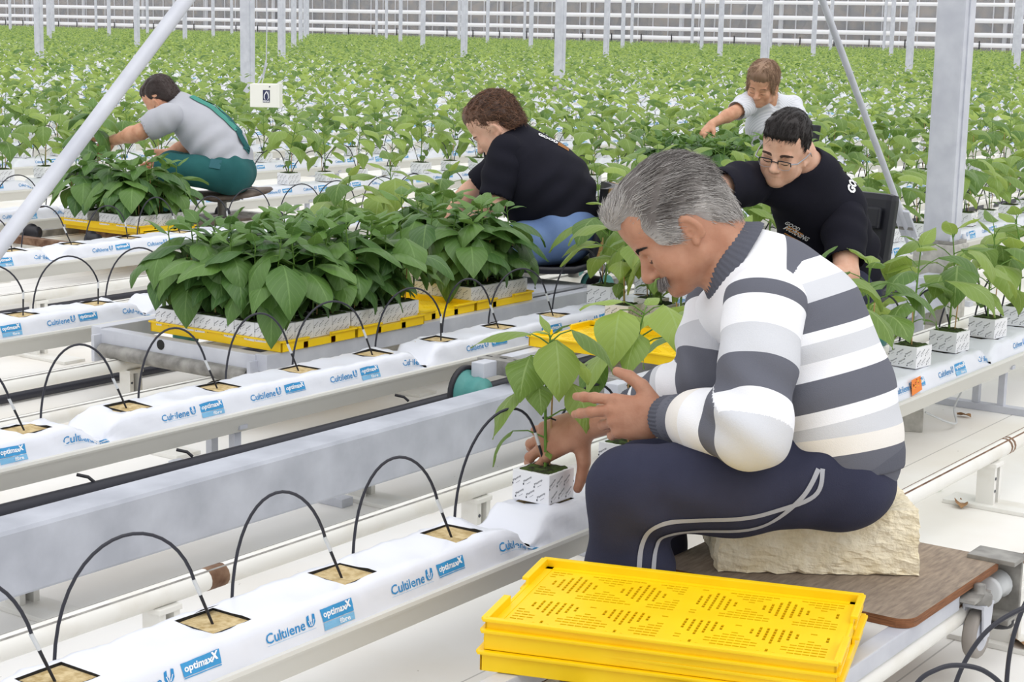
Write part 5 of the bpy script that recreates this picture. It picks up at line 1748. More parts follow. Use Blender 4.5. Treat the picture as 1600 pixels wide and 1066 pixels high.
for s in 'LR':
    S.chain([j['sh' + s], j['el' + s], j['wr' + s]], [0.05, 0.040, 0.027], 0.03)
    S.chain([j['hip' + s], j['kn' + s], j['an' + s]], [0.078, 0.052, 0.036], 0.03)
    S.cone(j['an' + s], j['an' + s] + 0.13 * nrm((-0.57, 0.4, 0)) + np.array([0, 0, -0.03]), 0.036, 0.03, 0.02)
# left hand: open, thumb up against the plant stem
fL = nrm(img(-0.97, -0.02, 0.24)); tL = img(-0.10, -1.0, 0.15); bL = img(0.1, 0, -1)
hand(S, j['wrL'], fL, tL, bL, 1.04, curls=((14, 12, 6), (20, 18, 10), (52, 62, 30), (58, 66, 30)), spread=(5, -4, -9, -16), thumb=((0.55, 0.82, 0.10), 20, 16))
# right hand: reaching down around the block
fR = nrm(img(-0.86, 0.38, 0.34)); tR = img(0.30, 0.80, -0.35); bR = nrm(np.cross(fR, tR)); 
if bR @ img(0, -1, -1) < 0: bR = -bR
S.cone(j['elR'], j['wrR'], 0.038, 0.027, 0.02)
hand(S, j['wrR'], fR, tR, bR, 1.08, curls=((28, 24, 14), (30, 30, 16), (32, 34, 18), (34, 36, 20)), spread=(14, 3, -6, -16), thumb=((0.30, 0.90, -0.30), 14, 12))
V, F = S.mesh(0.0032)
# skin creases beside mouth and on the neck
N = vnormals(V, F)
V = folds(V, N, j['head'] + img(0.045, 0.135), img(1, 0.15), 0.0012, 190, 0.05, 3)
man_me = mk_mesh('body', V, F, skin_man)
link('body', man_me, man)

# eyes closed downwards: dark lash lines and brows as strands
def T(x, y, z, c=j['head'], Fm=Hf, s=1.04): return c + s * (x * Fm[0] + y * Fm[1] + z * Fm[2])
fs = face_surf(man_me, T, Hf)
brow_strands(man, fs, Hf, 420, srgb(40, 34, 32), srgb(92, 84, 80), 5)
lashes(man, fs, srgb(44, 32, 28), 0.0015)

# moustache
rs = np.random.RandomState(2); P = []; D0 = []; LN = []
for i in range(900):
    t = rs.rand(); y = rs.choice([-1, 1]) * (0.002 + 0.034 * t)
    P.append(T(0.0975 - 0.012 * t ** 1.6 + 0.0015 * rs.randn() * 0.6, y, -0.0770 - 0.007 * rs.rand() - 0.004 * t))
    D0.append(Hf[0] * (0.75 + 0.2 * rs.randn()) + np.sign(y) * Hf[1] * (0.25 + 0.6 * t) - Hf[2] * (0.9 + 0.2 * rs.randn())); LN.append(0.015 + 0.010 * rs.rand())
P = np.array(P); D0 = np.array(D0)
strands('moustache', P, (D0, D0 - 0.6 * Hf[2] - 0.3 * Hf[0]), np.array(LN), hair_mat('moustache_hair', srgb(60, 54, 52), srgb(178, 172, 170)), man, 0.0008, 4, seed=1)

# hair: a cap of short wavy grey hair, combed back
H = Sdf()
def Th(x, y, z): return T(x, y, z)
H.ell(Th(-0.012, 0, 0.018), np.array([0.103, 0.081, 0.090]) * 1.04, Hf, 0.03)
H.ell(Th(0.050, 0, 0.070), np.array([0.048, 0.058, 0.028]) * 1.04, Hf, 0.03)
H.ell(Th(0.074, 0, 0.066), np.array([0.024, 0.044, 0.018]) * 1.04, Hf, 0.02)
H.ell(Th(-0.066, 0, -0.044), np.array([0.042, 0.068, 0.062]) * 1.04, Hf, 0.03)
for y in (1, -1): H.ell(Th(0.028, y * 0.066, -0.012), np.array([0.030, 0.015, 0.040]) * 1.04, Hf, 0.02)
# keep face, ear and nape free
H.ell(Th(0.112, 0, -0.030), np.array([0.060, 0.075, 0.076]) * 1.04, Hf, 0.012, True)
H.ell(Th(0.058, 0, -0.085), np.array([0.070, 0.11, 0.065]) * 1.04, Hf, 0.012, True)
for y in (1, -1): H.ell(Th(-0.012, y * 0.088, -0.052), np.array([0.024, 0.022, 0.034]) * 1.04, Hf, 0.008, True)
H.ell(Th(0.02, 0, -0.140), np.array([0.16, 0.12, 0.052]) * 1.04, Hf, 0.012, True)
HV, HF = H.mesh(0.0034)
HN = vnormals(HV, HF)
loc = (HV - j['head']) @ Hf.T
HV = HV + HN * (0.0022 * np.sin(70 * loc[:, 0] + 8 * np.sin(30 * loc[:, 1]) + 60 * loc[:, 2]) + 0.0012 * np.sin(170 * loc[:, 1] + 40 * loc[:, 0]))[:, None]
hm1 = hair_mat('grey_hair', srgb(70, 62, 58), srgb(214, 210, 206))
base_r = np.clip(0.15 + 0.6 * np.clip((0.01 - loc[:, 2]) / 0.03, 0, 1) + 0.6 * np.clip((loc[:, 0] - 0.04) / 0.03, 0, 1), 0, 1)
hair = link('hair', mk_mesh('hair', HV, HF, hm1, None, True, None, {'rnd': base_r * 0.6}), man)
rs = np.random.RandomState(9)
pick = rs.choice(len(HV), 9000)
P = HV[pick] - HN[pick] * 0.002; l = loc[pick]
n3 = HN[pick]
flow = -Hf[0][None] * ((0.9 - 0.2 * rs.rand(len(P))) * np.clip(1 + (l[:, 2] + 0.01) * 9, 0.12, 1))[:, None] - Hf[2][None] * (0.55 - 5 * l[:, 2:3]).clip(0.05, 1.2) + Hf[1][None] * (0.25 * rs.randn(len(P)))[:, None]
front = (l[:, 0] > 0.055)[:, None]
flow = np.where(front, flow * 0.6 - Hf[0] * 0.10 + Hf[2] * 0.35 + n3 * 0.4, flow)
flow = flow - n3 * (flow * n3).sum(1)[:, None] * 0.8
flow /= np.linalg.norm(flow, axis=1)[:, None] + 1e-9
LN = 0.020 + 0.022 * rs.rand(len(P)) + 0.008 * (l[:, 2] > 0.03) - 0.014 * (l[:, 0] > 0.050)
side = np.clip((0.012 - l[:, 2]) / 0.03, 0, 1) + np.clip((l[:, 0] - 0.035) / 0.03, 0, 1) + 0.25 * rs.randn(len(P)) > 0.5
clump = np.sin(60 * l[:, 1] + 25 * l[:, 0]) * np.sin(45 * l[:, 2] + 20 * l[:, 0] + 1)
rd = np.clip(np.where(side, 0.58, 0.20) + 0.10 * clump + 0.25 * rs.rand(len(P)) + 0.16 * rs.randn(len(P)), 0, 1)
strands('hair_strands', P, (flow + n3 * 0.22, flow - n3 * 0.16), LN, hm1, hair, 0.0010, 4, curl=0.22, seed=4, rnd=rd)

# sweater: torso, two sleeves, ribbed collar, cuffs and hem
def stripe_mat(name, stops, length):
    m = cloth_mat(name, srgb(235, 236, 240), 0.95, 0.18, 500)
    at = nod(m, 'ShaderNodeAttribute'); at.attribute_name = 's'
    dv = nod(m, 'ShaderNodeMath'); dv.operation = 'DIVIDE'; dv.inputs[1].default_value = length; lk(m, at.outputs['Fac'], dv.inputs[0])
    r = nod(m, 'ShaderNodeValToRGB'); r.color_ramp.interpolation = 'CONSTANT'
    cols = {'d': srgb(104, 106, 116), 'w': srgb(240, 241, 245), 'g': srgb(208, 210, 215), 'c': srgb(236, 232, 226)}
    e = r.color_ramp.elements
    e[0].position = 0; e[0].color = cols[stops[0][1]]; e[1].position = min(1, stops[1][0] / length); e[1].color = cols[stops[1][1]]
    for p, c in stops[2:]:
        q = e.new(min(1, p / length)); q.color = cols[c]
    lk(m, dv.outputs[0], r.inputs[0]); lk(m, r.outputs[0], m.node_tree.nodes['Principled BSDF'].inputs['Base Color'])
    return m
torso_m = stripe_mat('striped_knit_body', [(0, 'd'), (0.052, 'c'), (0.088, 'g'), (0.12, 'w'), (0.15, 'd'), (0.208, 'w'), (0.24, 'g'), (0.275, 'w'), (0.297, 'd'), (0.352, 'g'), (0.39, 'w'), (0.432, 'd'), (0.488, 'w')], 0.6)
slv_m = stripe_mat('striped_knit_sleeve', [(0, 'w'), (0.034, 'd'), (0.066, 'w'), (0.125, 'g'), (0.186, 'd'), (0.252, 'w'), (0.305, 'g'), (0.32, 'd'), (0.38, 'w'), (0.44, 'c'), (0.495, 'd')], 0.62)
rib_m = cloth_mat('ribbed_grey_knit', srgb(92, 94, 104), 0.95, 0.2, 300)
bk = 0.010
S = Sdf()
sp2 = [j['pelvis'] + img(0.012, -0.045), j['waist'] + img(0.005, 0.0), j['belly'], j['chest'] + img(0.002, 0), j['upper'] + img(0.012, -0.004)]
S.chain(sp2, [0.130, 0.134, 0.134, 0.120, 0.086], 0.05, (face_l, 1.32))
S.cone(j['belly'] + img(0.055, -0.01), j['chest'] + img(0.035, -0.01), 0.085, 0.09, 0.05, (face_l, 1.6))
S.cone(j['shL'] + img(0, 0, 0.03), j['shR'] + img(0, 0, -0.03), 0.070, 0.066, 0.05)
S.cone(j['upper'] + img(0.015, 0.0), j['neck0'] + img(0.010, 0.008), 0.080, 0.072, 0.05)
S.cone(j['neck1'] + img(-0.03, -0.03), j['neck1'] + img(-0.09, -0.07), 0.066, 0.062, 0.012, None, True)
V, F = S.mesh(0.0042); N = vnormals(V, F)
for c, ax, am, fr, re, sd in ((j['waist'] + img(0.03, 0.03), spine[0] - spine[2], 0.006, 60, 0.13, 1), (j['belly'] + img(-0.08, 0.06, -0.1), spine[0] - spine[2], 0.008, 70, 0.10, 5), (j['shL'] + img(0.03, 0.06), img(0.6, 0.8), 0.004, 60, 0.10, 3)):
    V = folds(V, N, c, ax, am, fr, re, sd)
line = [j['pelvis'] + img(0.055, 0.0), j['waist'] + img(0.05, 0), j['belly'] + img(0.05, -0.01), j['chest'] + img(0.05, -0.03), j['upper'] + img(0.07, -0.06), j['neck0'] + img(0.03, -0.03)]
s, _ = arclen(V, line)
sw = link('sweater', mk_mesh('sweater', V, F, torso_m, None, True, None, {'s': s}), man); sw['label'] = 'grey and white striped knitted sweater'
# hem
S = Sdf()
S.cone(j['pelvis'] + img(0.016, -0.010), j['pelvis'] + img(0.014, -0.040), 0.133, 0.136, 0.02, (face_l, 1.30))
S.cone(j['pelvis'] + img(0.02, 0.15), j['pelvis'] + img(0.03, 0.085), 0.155, 0.155, 0.006, (face_l, 1.4), True)
V, F = S.mesh(0.0042)
link('hem', mk_mesh('hem', V, F, rib_m), sw)
for s_, k_ in (('L', 1), ('R', -1)):
    S = Sdf()
    sh, el, wr = j['sh' + s_], j['el' + s_], j['wr' + s_]
    wv = nrm(wr - el)
    cuff = wr - wv * (0.012 if s_ == 'L' else 0.135)
    S.chain([sh + img(0.0, -0.005), sh * 0.5 + el * 0.5, el, el * 0.45 + cuff * 0.55, cuff - wv * 0.035], [0.080, 0.070, 0.066, 0.058, 0.047], 0.03)
    if s_ == 'L': S.ell(el + img(0.012, 0.012), (0.07, 0.06, 0.062), None, 0.03)
    V, F = S.mesh(0.0042); N = vnormals(V, F)
    V = folds(V, N, el + img(-0.015, -0.03), wr - sh, 0.0105, 80, 0.085, 2 + k_)
    V = folds(V, N, sh + img(-0.03, 0.05), el - sh, 0.004, 60, 0.07, 7)
    V = folds(V, N, cuff - wv * 0.05, wv, 0.004, 120, 0.05, 4)
    s, _ = arclen(V, [sh, el, wr]); s = s + 0.06
    sl = link('sleeve', mk_mesh('sleeve', V, F, slv_m, None, True, None, {'s': s}), sw)
    # ribbed cuff
    fr_ = frame(wv, UP)
    m = MB(); ring = []
    for t, rr in ((-0.062, 0.046), (-0.05, 0.049), (-0.03, 0.0465), (-0.01, 0.0445), (0.004, 0.043), (0.008, 0.040), (0.0, 0.036)):
        c = cuff + wv * t
        ring.append([c + (fr_[1] * math.cos(a) + fr_[2] * math.sin(a)) * (rr + 0.0011 * math.cos(a * 34)) for a in np.linspace(0, 2 * math.pi, 137)[:-1]])
    VV = [p for q in ring for p in q]; n = 136
    FF = [(i * n + k, i * n + (k + 1) % n, (i + 1) * n + (k + 1) % n, (i + 1) * n + k) for i in range(len(ring) - 1) for k in range(n)]
    m.add(VV, FF, 0, True); m.build('cuff', [rib_m], sw)
# collar
c0 = j['neck0'] + img(-0.032, -0.012); ax = nrm(j['neck1'] - j['neck0'] + img(-0.10, 0.10) * 0.0)
ax = nrm(img(-0.80, -0.52)); fr_ = frame(ax, face_l)
m = MB(); ring = []
for t, rr in ((-0.030, 0.089), (-0.020, 0.087), (-0.008, 0.079), (0.004, 0.072), (0.009, 0.069), (0.008, 0.066), (0.0, 0.067)):
    ring.append([c0 + ax * t + (fr_[1] * math.cos(a) * 1.05 + fr_[2] * math.sin(a) * 0.98) * (rr + 0.0010 * math.cos(a * 44)) for a in np.linspace(0, 2 * math.pi, 177)[:-1]])
VV = [p for q in ring for p in q]; n = 176
FF = [(i * n + k, i * n + (k + 1) % n, (i + 1) * n + (k + 1) % n, (i + 1) * n + k) for i in range(len(ring) - 1) for k in range(n)]
m.add(VV, FF, 0, True); m.build('collar', [rib_m], sw)

# track trousers with two pale piping stripes on the outer side
navy = cloth_mat('navy_jersey', srgb(46, 48, 66), 0.85, 0.15, 420, srgb(56, 58, 78))
S = Sdf()
S.ell(j['pelvis'] + img(0.015, 0.012), np.array([0.118, 0.165, 0.095]), np.stack([cr, face_l, UP]), 0.05)
for s_ in 'LR':
    h_, k_, a_ = j['hip' + s_], j['kn' + s_], j['an' + s_]
    S.chain([h_ + img(0.0, -0.005), h_ * 0.5 + k_ * 0.5, k_], [0.096, 0.094, 0.079], 0.04)
    S.chain([k_, k_ * 0.5 + a_ * 0.5 + img(0.01, 0), a_ + np.array([0, 0, 0.02])], [0.078, 0.080, 0.070], 0.03)
V, F = S.mesh(0.0045); N = vnormals(V, F)
V = folds(V, N, j['knL'] + img(0.06, 0.05), img(0.6, -0.8), 0.008, 75, 0.075, 1)
V = folds(V, N, j['hipL'] + img(-0.06, -0.05, -0.05), img(0.8, 0.3), 0.008, 60, 0.09, 6)
V = folds(V, N, j['knL'] + img(0.02, 0.16), img(0.2, 1), 0.005, 50, 0.10, 8)
tro_me = mk_mesh('trousers', V, F, navy)
tro = link('trousers', tro_me, man); tro['label'] = 'navy track trousers with two pale stripes down the side'
from mathutils.bvhtree import BVHTree
def ribbon(name, parent, me, pix, depth, w, material, ray=None):
    """a flat tape lying on a cloth surface along a run of points"""
    bv = BVHTree.FromPolygons([v.co[:] for v in me.vertices], [p.vertices[:] for p in me.polygons])
    P = []
    for p in pix:
        d = ray if ray is not None else -face_l
        hit = bv.ray_cast(Vector(p) - Vector(d) * 0.4, Vector(d), 1.0)
        if hit[0] is not None: P.append((np.array(hit[0]), np.array(hit[1])))
    V = []; F = []
    for i, (p, n) in enumerate(P):
        t = P[min(i + 1, len(P) - 1)][0] - P[max(0, i - 1)][0]
        sd = nrm(np.cross(n, nrm(t)))
        q = p + n * 0.0022
        V += [q + sd * w / 2, q - sd * w / 2]
        if i: F.append((2 * i - 2, 2 * i - 1, 2 * i + 1, 2 * i))
    return link(name, mk_mesh(name, V, F, material, None, True), parent)
pipe_m = cloth_mat('pale_grey_piping', srgb(168, 170, 178), 0.7, 0.1)
def bez(pts, n=40):
    pts = [np.array(p, float) for p in pts]; out = []
    for i in range(len(pts) - 1):
        p0 = pts[max(i - 1, 0)]; p1 = pts[i]; p2 = pts[i + 1]; p3 = pts[min(i + 2, len(pts) - 1)]
        for t in np.linspace(0, 1, n // (len(pts) - 1) + 1)[:-1]:
            out.append(0.5 * ((2 * p1) + (-p0 + p2) * t + (2 * p0 - 5 * p1 + 4 * p2 - p3) * t * t + (-p0 + 3 * p1 - 3 * p2 + p3) * t ** 3))
    out.append(pts[-1]); return out
kL, hL, aL = j['knL'], j['hipL'], j['anL']
ex = nrm(hL - kL)
def side_pt(u, v):   # u along the thigh from the knee, v across it (down positive)
    return kL + ex * u + np.array([0, 0, -1.0]) * v
for off in (0.0, 0.027):
    run = [side_pt(0.36 - off * 0.3, -0.045), side_pt(0.345 - off, 0.005 + off * 0.2), side_pt(0.25, 0.035 + off), side_pt(0.13, 0.045 + off), side_pt(0.05 + off * 0.6, 0.05 + off), side_pt(0.022 + off, 0.085 + off * 0.6), kL + np.array([0, 0, -0.16]) + ex * (0.016 + off), kL + np.array([0, 0, -0.30]) + ex * (0.014 + off)]
    ribbon('side_stripe', tro, tro_me, bez(run, 60), 0, 0.0095, pipe_m)
# shoes
for s_ in 'LR':
    a_ = j['an' + s_]; f_ = nrm((-0.57, 0.45, 0))
    S = Sdf(); b_ = np.array([a_[0], a_[1], 0.048])
    S.cone(b_ - f_ * 0.045, b_ + f_ * 0.13 + np.array([0, 0, -0.010]), 0.044, 0.034, 0.03); S.cone(b_ + np.array([0, 0, 0.03]), b_ + np.array([0, 0, 0.01]), 0.045, 0.045, 0.03)
    V, F = S.mesh(0.006); V[:, 2] = np.maximum(V[:, 2], 0.003)
    link('shoe', mk_mesh('shoe', V, F, mat('dark_shoe', srgb(52, 50, 54), 0.6)), man)
settle(man)
# ------------------------------------------------------------------ the four workers behind
def figure(name_label, jn, lat, headF, hs, skin, shirt_m, trouser_m, girth=1.0, sleeve=0.75, shirt_label=None, trouser_label=None, loc=None, h=0.0055, handf=None, belly=0.0, jaw=1.0, wide=1.0, neck_drop=0.0, face=True, neck=0.058, legs=True, hem=0.0, vneck=None, ears=(1, -1)):
    j = {k: np.array(v) for k, v in J[jn].items()}
    root = empty('person', loc if loc is not None else (j['pelvis'][0], j['pelvis'][1], 0), 0, name_label, 'person')
    spine = [j['pelvis'], j['waist'], j['belly'], j['chest'], j['upper']]
    fw = nrm(np.cross(lat, j['upper'] - j['pelvis']))
    S = Sdf()
    S.chain(spine, [0.10 * girth, 0.10 * girth, 0.105 * girth, 0.10 * girth, 0.08], 0.05, (lat, 1.3))
    S.cone(j['shL'], j['shR'], 0.05, 0.05, 0.06)
    S.chain([j['neck0'], j['neck1'], j['head'] - headF[2] * 0.05 * hs - headF[0] * 0.02], [0.066, neck, neck * 0.95], 0.03)
    add_head(S, j['head'], headF, hs, wide, jaw, ears=ears)
    for s in 'LR':
        sh, el, wr = j['sh' + s], j['el' + s], j['wr' + s]
        S.chain([sh, el, wr], [0.052, 0.042, 0.028], 0.02)
        S.ell(sh * 0.0 + el * 0.7 + wr * 0.3, (0.042, 0.042, 0.042), None, 0.03)
        fdir = nrm(wr - el); hf = (handf or {}).get(s)
        if hf is not None: f_, t_ = nrm(hf[0]), hf[1]
        else: f_, t_ = nrm(fdir + np.array([0, 0, -0.5])), np.cross(fdir, lat)
        b_ = np.cross(f_, nrm(t_)); 
        if b_[2] < 0: b_ = -b_
        hand(S, wr, f_, t_, b_, 1.02, curls=((30, 35, 18), (34, 38, 20), (38, 42, 22), (44, 46, 24)), thumb=((0.6, 0.7, -0.35), 16, 16))
        if legs:
            S.chain([j['hip' + s], j['kn' + s], j['an' + s]], [0.075, 0.052, 0.036], 0.03)
    V, F = S.mesh(h)
    body = link('body', mk_mesh('body', V, F, skin), root)
    # shirt with short sleeves
    S = Sdf()
    S.chain([spine[0] + 0.3 * (spine[1] - spine[0]) - (spine[1] - spine[0]) * hem] + spine[1:], [0.124 * girth, 0.124 * girth, (0.126 + belly) * girth, 0.118 * girth, 0.090], 0.05, (lat, 1.3))
    if belly: S.ell(j['belly'] + fw * 0.03, (0.13 * girth, 0.16 * girth, 0.12 * girth), np.stack([fw, lat, np.cross(fw, lat)]), 0.06)
    S.cone(j['shL'], j['shR'], 0.068, 0.068, 0.05)
    S.cone(j['upper'], j['neck0'], 0.088, 0.072, 0.05)
    nd = nrm(j['neck1'] - j['neck0'])
    S.cone(j['neck0'] + nd * (0.048 - neck_drop), j['neck0'] + nd * 0.12, 0.066, 0.075, 0.012, None, True)
    if vneck is not None:
        S.cone(j['neck0'] + vneck * 0.085 + nd * 0.04, j['chest'] + vneck * 0.135 + nd * 0.03, 0.05, 0.012, 0.012, None, True)
    V, F = S.mesh(h * 0.9); N = vnormals(V, F)
    for c, am, re, sd in ((j['waist'] + lat * 0.12, 0.009, 0.13, 1), (j['waist'] - fw * 0.10, 0.008, 0.13, 4), (j['belly'] + lat * 0.15, 0.007, 0.10, 7)):
        V = folds(V, N, c, spine[0] - spine[2], am, 62, re, sd)
    sme = mk_mesh('shirt', V, F, shirt_m)
    shirt = link('shirt', sme, root)
    if shirt_label: shirt['label'] = shirt_label
    for s in 'LR':
        sh, el = j['sh' + s], j['el' + s]
        e = sh + (el - sh) * sleeve
        S = Sdf(); S.chain([sh, sh * 0.5 + e * 0.5, e], [0.074, 0.073, 0.070], 0.03)
        S.cone(e + (el - sh) * 0.05, e + (el - sh) * 0.6, 0.062, 0.06, 0.008, None, True)
        V, F = S.mesh(h * 0.9); N = vnormals(V, F)
        V = folds(V, N, sh * 0.6 + e * 0.4, el - sh, 0.006, 70, 0.10, 5)
        link('sleeve', mk_mesh('sleeve', V, F, shirt_m), shirt)
    tme = None
    if legs:
        S = Sdf()
        S.ell(j['pelvis'] - np.array([0, 0, 0.005]), np.array([0.128, 0.165, 0.105]) * (0.5 + 0.5 * girth), np.stack([nrm(np.cross(lat, UP)), lat, np.cross(nrm(np.cross(lat, UP)), lat)]), 0.05)
        S.cone(j['pelvis'], j['waist'], 0.118 * girth, 0.112 * girth, 0.04, (lat, 1.3))
        for s in 'LR':
            S.chain([j['hip' + s], j['kn' + s]], [0.096 * girth, 0.076], 0.04); S.chain([j['kn' + s], j['an' + s]], [0.074, 0.062], 0.03)
        V, F = S.mesh(h); N = vnormals(V, F)
        for s in 'LR':
            V = folds(V, N, j['hip' + s] * 0.8 + j['kn' + s] * 0.2 + np.array([0, 0, 0.05]), j['kn' + s] - j['hip' + s], 0.008, 60, 0.11, 3)
        tme = mk_mesh('trousers', V, F, trouser_m)
        t = link('trousers', tme, root)
        if trouser_label: t['label'] = trouser_label
        for s in 'LR':
            a_ = j['an' + s]; k_ = nrm((j['kn' + s] - j['hip' + s]) * np.array([1, 1, 0]))
            S = Sdf(); S.cone(a_ - k_ * 0.02, a_ + k_ * 0.12 - np.array([0, 0, 0.015]), 0.045, 0.034, 0.03)
            V, F = S.mesh(0.008); link('shoe', mk_mesh('shoe', V, F, M['black']), root)
    else: t = None
    return root, j, body, shirt, sme, t, tme, fw, spine

def hair_cap(root, j, Fm, hs, m, cut, n, length, flow_f, r, seed, back=0.09, h=0.005, vol=1.0, fringe=0.0, lift=0.25, curl=0.15, temple=True, xmax=9):
    c = j['head']
    def T(x, y, z): return c + hs * (x * Fm[0] + y * Fm[1] + z * Fm[2])
    H = Sdf()
    H.ell(T(-0.016, 0, 0.022), np.array([0.101, 0.081, 0.093]) * hs * vol, Fm, 0.03)
    H.ell(T(0.040, 0, 0.062), np.array([0.052, 0.060, 0.042]) * hs * vol, Fm, 0.03)
    H.ell(T(-0.066, 0, -0.040), np.array([0.044, 0.064, back - 0.03]) * hs, Fm, 0.03)
    for y in (1, -1):
        if temple: H.ell(T(0.030, y * 0.066, -0.014), np.array([0.022, 0.013, 0.034]) * hs, Fm, 0.015)
    if fringe: H.ell(T(0.074, 0, 0.052), np.array([0.022, 0.052, 0.022 + fringe]) * hs, Fm, 0.02)
    H.ell(T(0.108, 0, -0.045 - fringe), np.array([0.060, 0.072, 0.072]) * hs, Fm, 0.010, True)
    H.ell(T(0.058, 0, -0.088), np.array([0.070, 0.11, 0.060]) * hs, Fm, 0.012, True)
    for y in (1, -1): H.ell(T(-0.010, y * 0.090, -0.050), np.array([0.024, 0.024, 0.034]) * hs, Fm, 0.008, True)
    H.ell(T(0.0, 0, -0.128 + cut), np.array([0.16, 0.12, 0.055]) * hs, Fm, 0.012, True)
    V, F = H.mesh(h); N = vnormals(V, F); l = (V - c) @ Fm.T
    V = V + N * (0.002 * np.sin(90 * l[:, 0] + 10 * np.sin(40 * l[:, 1])))[:, None]
    o = link('hair', mk_mesh('hair', V, F, m, None, True, None, {'rnd': 0.25 + 0.2 * np.sin(30 * l[:, 0])}), root)
    rs = np.random.RandomState(seed); pk = rs.choice(np.where(l[:, 0] < xmax * hs)[0], n)
    P = V[pk] - N[pk] * 0.002; l = l[pk]; n3 = N[pk]
    fl = flow_f(l, Fm, rs) 
    fl = fl - n3 * (fl * n3).sum(1)[:, None] * 0.85; fl /= np.linalg.norm(fl, axis=1)[:, None] + 1e-9
    strands('hair_strands', P, (fl + n3 * lift, fl - n3 * 0.12), length * (0.6 + 0.7 * rs.rand(n)), m, o, r, 3, curl=curl, seed=seed)
    return T

pale = skin_mat('fair_skin', srgb(226, 184, 160), srgb(212, 160, 134))
pale2 = skin_mat('warm_skin', srgb(218, 168, 138), srgb(198, 140, 110))
tee_black = cloth_mat('black_jersey', srgb(24, 24, 33), 0.9, 0.15, 420, srgb(29, 29, 40))

def text_on(parent, me, body, o, xd, yd, w, h, material, name, bold=0.05, cast=None):
    P, Ft = text_fit(body, -0.5, 0.5, -0.5, 0.5, bold)
    return decal(name, parent, me, (P, Ft), o, xd, yd, w, h, material, cast=cast)

def bars_on(parent, me, o, xd, yd, w, gap, th, n, material, name, cast=None):
    P = []; F = []
    for k in range(n):
        b = len(P); y0 = -k * gap
        for i in range(9): P += [(-0.5 + i / 8, y0 + 0.15 * math.sin(i * 0.4) * 0.0), (-0.5 + i / 8, y0 - th)]
        F += [(b + 2 * i, b + 2 * i + 1, b + 2 * i + 3, b + 2 * i + 2) for i in range(8)]
    return decal(name, parent, me, (np.array(P), F), o, xd, yd, w, 1.0, material, cast=cast)
shirt_white = mat('shirt_print_white', srgb(240, 240, 242), 0.7)
shirt_orange = mat('shirt_print_orange', srgb(224, 150, 70), 0.7)

# --- woman in blue trousers
lat = nrm(np.array([math.cos(R(208)), math.sin(R(208)), 0.0]))
Fw = frame(img(-0.78, 0.56, 0.28), img(-0.52, -0.82, 0.02))
jeans = cloth_mat('blue_denim', srgb(98, 124, 172), 0.85, 0.25, 500, srgb(122, 148, 192))
W, jw, bd, sh, sme, tro, tme, fw, spn = figure('woman with short brown hair in black tee and blue trousers bending over a plant tray', 'woman', lat, Fw, 1.06, pale, tee_black, jeans, 1.24, 0.80, 'black tee shirt with white and orange print on the back', 'blue trousers', belly=0.012, hem=0.1)
hm = hair_mat('brown_hair', srgb(60, 44, 38), srgb(150, 110, 86))
T_ = hair_cap(W, jw, Fw, 1.06, hm, 0.012, 3600, 0.030, lambda l, Fm, rs: -Fm[0] * (0.6 - (l[:, 0:1] > 0.05) * 0.9) - Fm[2] * 0.5 + 0.5 * rs.randn(len(l), 3), 0.0016, 3, vol=1.0, fringe=0.0, lift=0.45, curl=0.32, temple=False, xmax=0.058)
fs = face_surf(bd.data, T_, Fw); lashes(W, fs)
brow_strands(W, fs, Fw, 60, srgb(90, 62, 46), srgb(120, 88, 66), 8, r=0.001)
bo = jw['upper'] * 0.5 + jw['chest'] * 0.5
back = -fw
xd = img(0.93, 0.36, 0.25); yd = nrm(jw['neck0'] - jw['chest'])
ob = np.array(jw['upper']) + img(0.12, 0.0, 0.0)
text_on(sh, sme, 'GOOD', jw['upper'] + img(0.135, 0.022, 0.0), img(0.93, 0.34, 0.0), img(0.34, -0.93, 0.0), 0.088, 0.026, shirt_white, 'back_print', cast=img(-0.25, 0.35, 0.9))
bars_on(sh, sme, jw['upper'] + img(0.205, 0.040, 0.0), img(0.90, 0.42, 0.0), img(0.42, -0.90, 0.0), 0.05, 0.012, 0.005, 3, shirt_orange, 'back_stripes', cast=img(-0.25, 0.35, 0.9))

# --- man in green overalls
lat = nrm(np.array([math.cos(R(205)), math.sin(R(205)), 0.0]))
Fo = frame(img(-0.66, 0.52, 0.52), img(-0.45, -0.88, -0.03))
tee_grey = cloth_mat('grey_marl', srgb(176, 178, 186), 0.9, 0.15, 420, srgb(188, 190, 197))
green = cloth_mat('bottle_green_twill', srgb(32, 82, 84), 0.8, 0.2, 500, srgb(42, 98, 98))
green_l = cloth_mat('faded_green_strap', srgb(74, 146, 132), 0.8, 0.2, 500)
O, jo, bd, sh, sme, tro, tme, fw, spn = figure('dark-haired man in grey tee and green bib overalls crouched on a low seat', 'overall', lat, Fo, 1.0, pale2, tee_grey, green, 1.06, 0.72, 'light grey tee shirt', 'bottle green overalls', hem=-0.2)
hm = hair_mat('cropped_dark_hair', srgb(40, 30, 28), srgb(70, 52, 46))
T_ = hair_cap(O, jo, Fo, 1.0, hm, 0.0, 2600, 0.012, lambda l, Fm, rs: -Fm[2] * 0.8 - Fm[0] * 0.4 + 0.4 * rs.randn(len(l), 3), 0.0012, 5, vol=0.985, lift=0.6, temple=False)
fs = face_surf(bd.data, T_, Fo); lashes(O, fs)
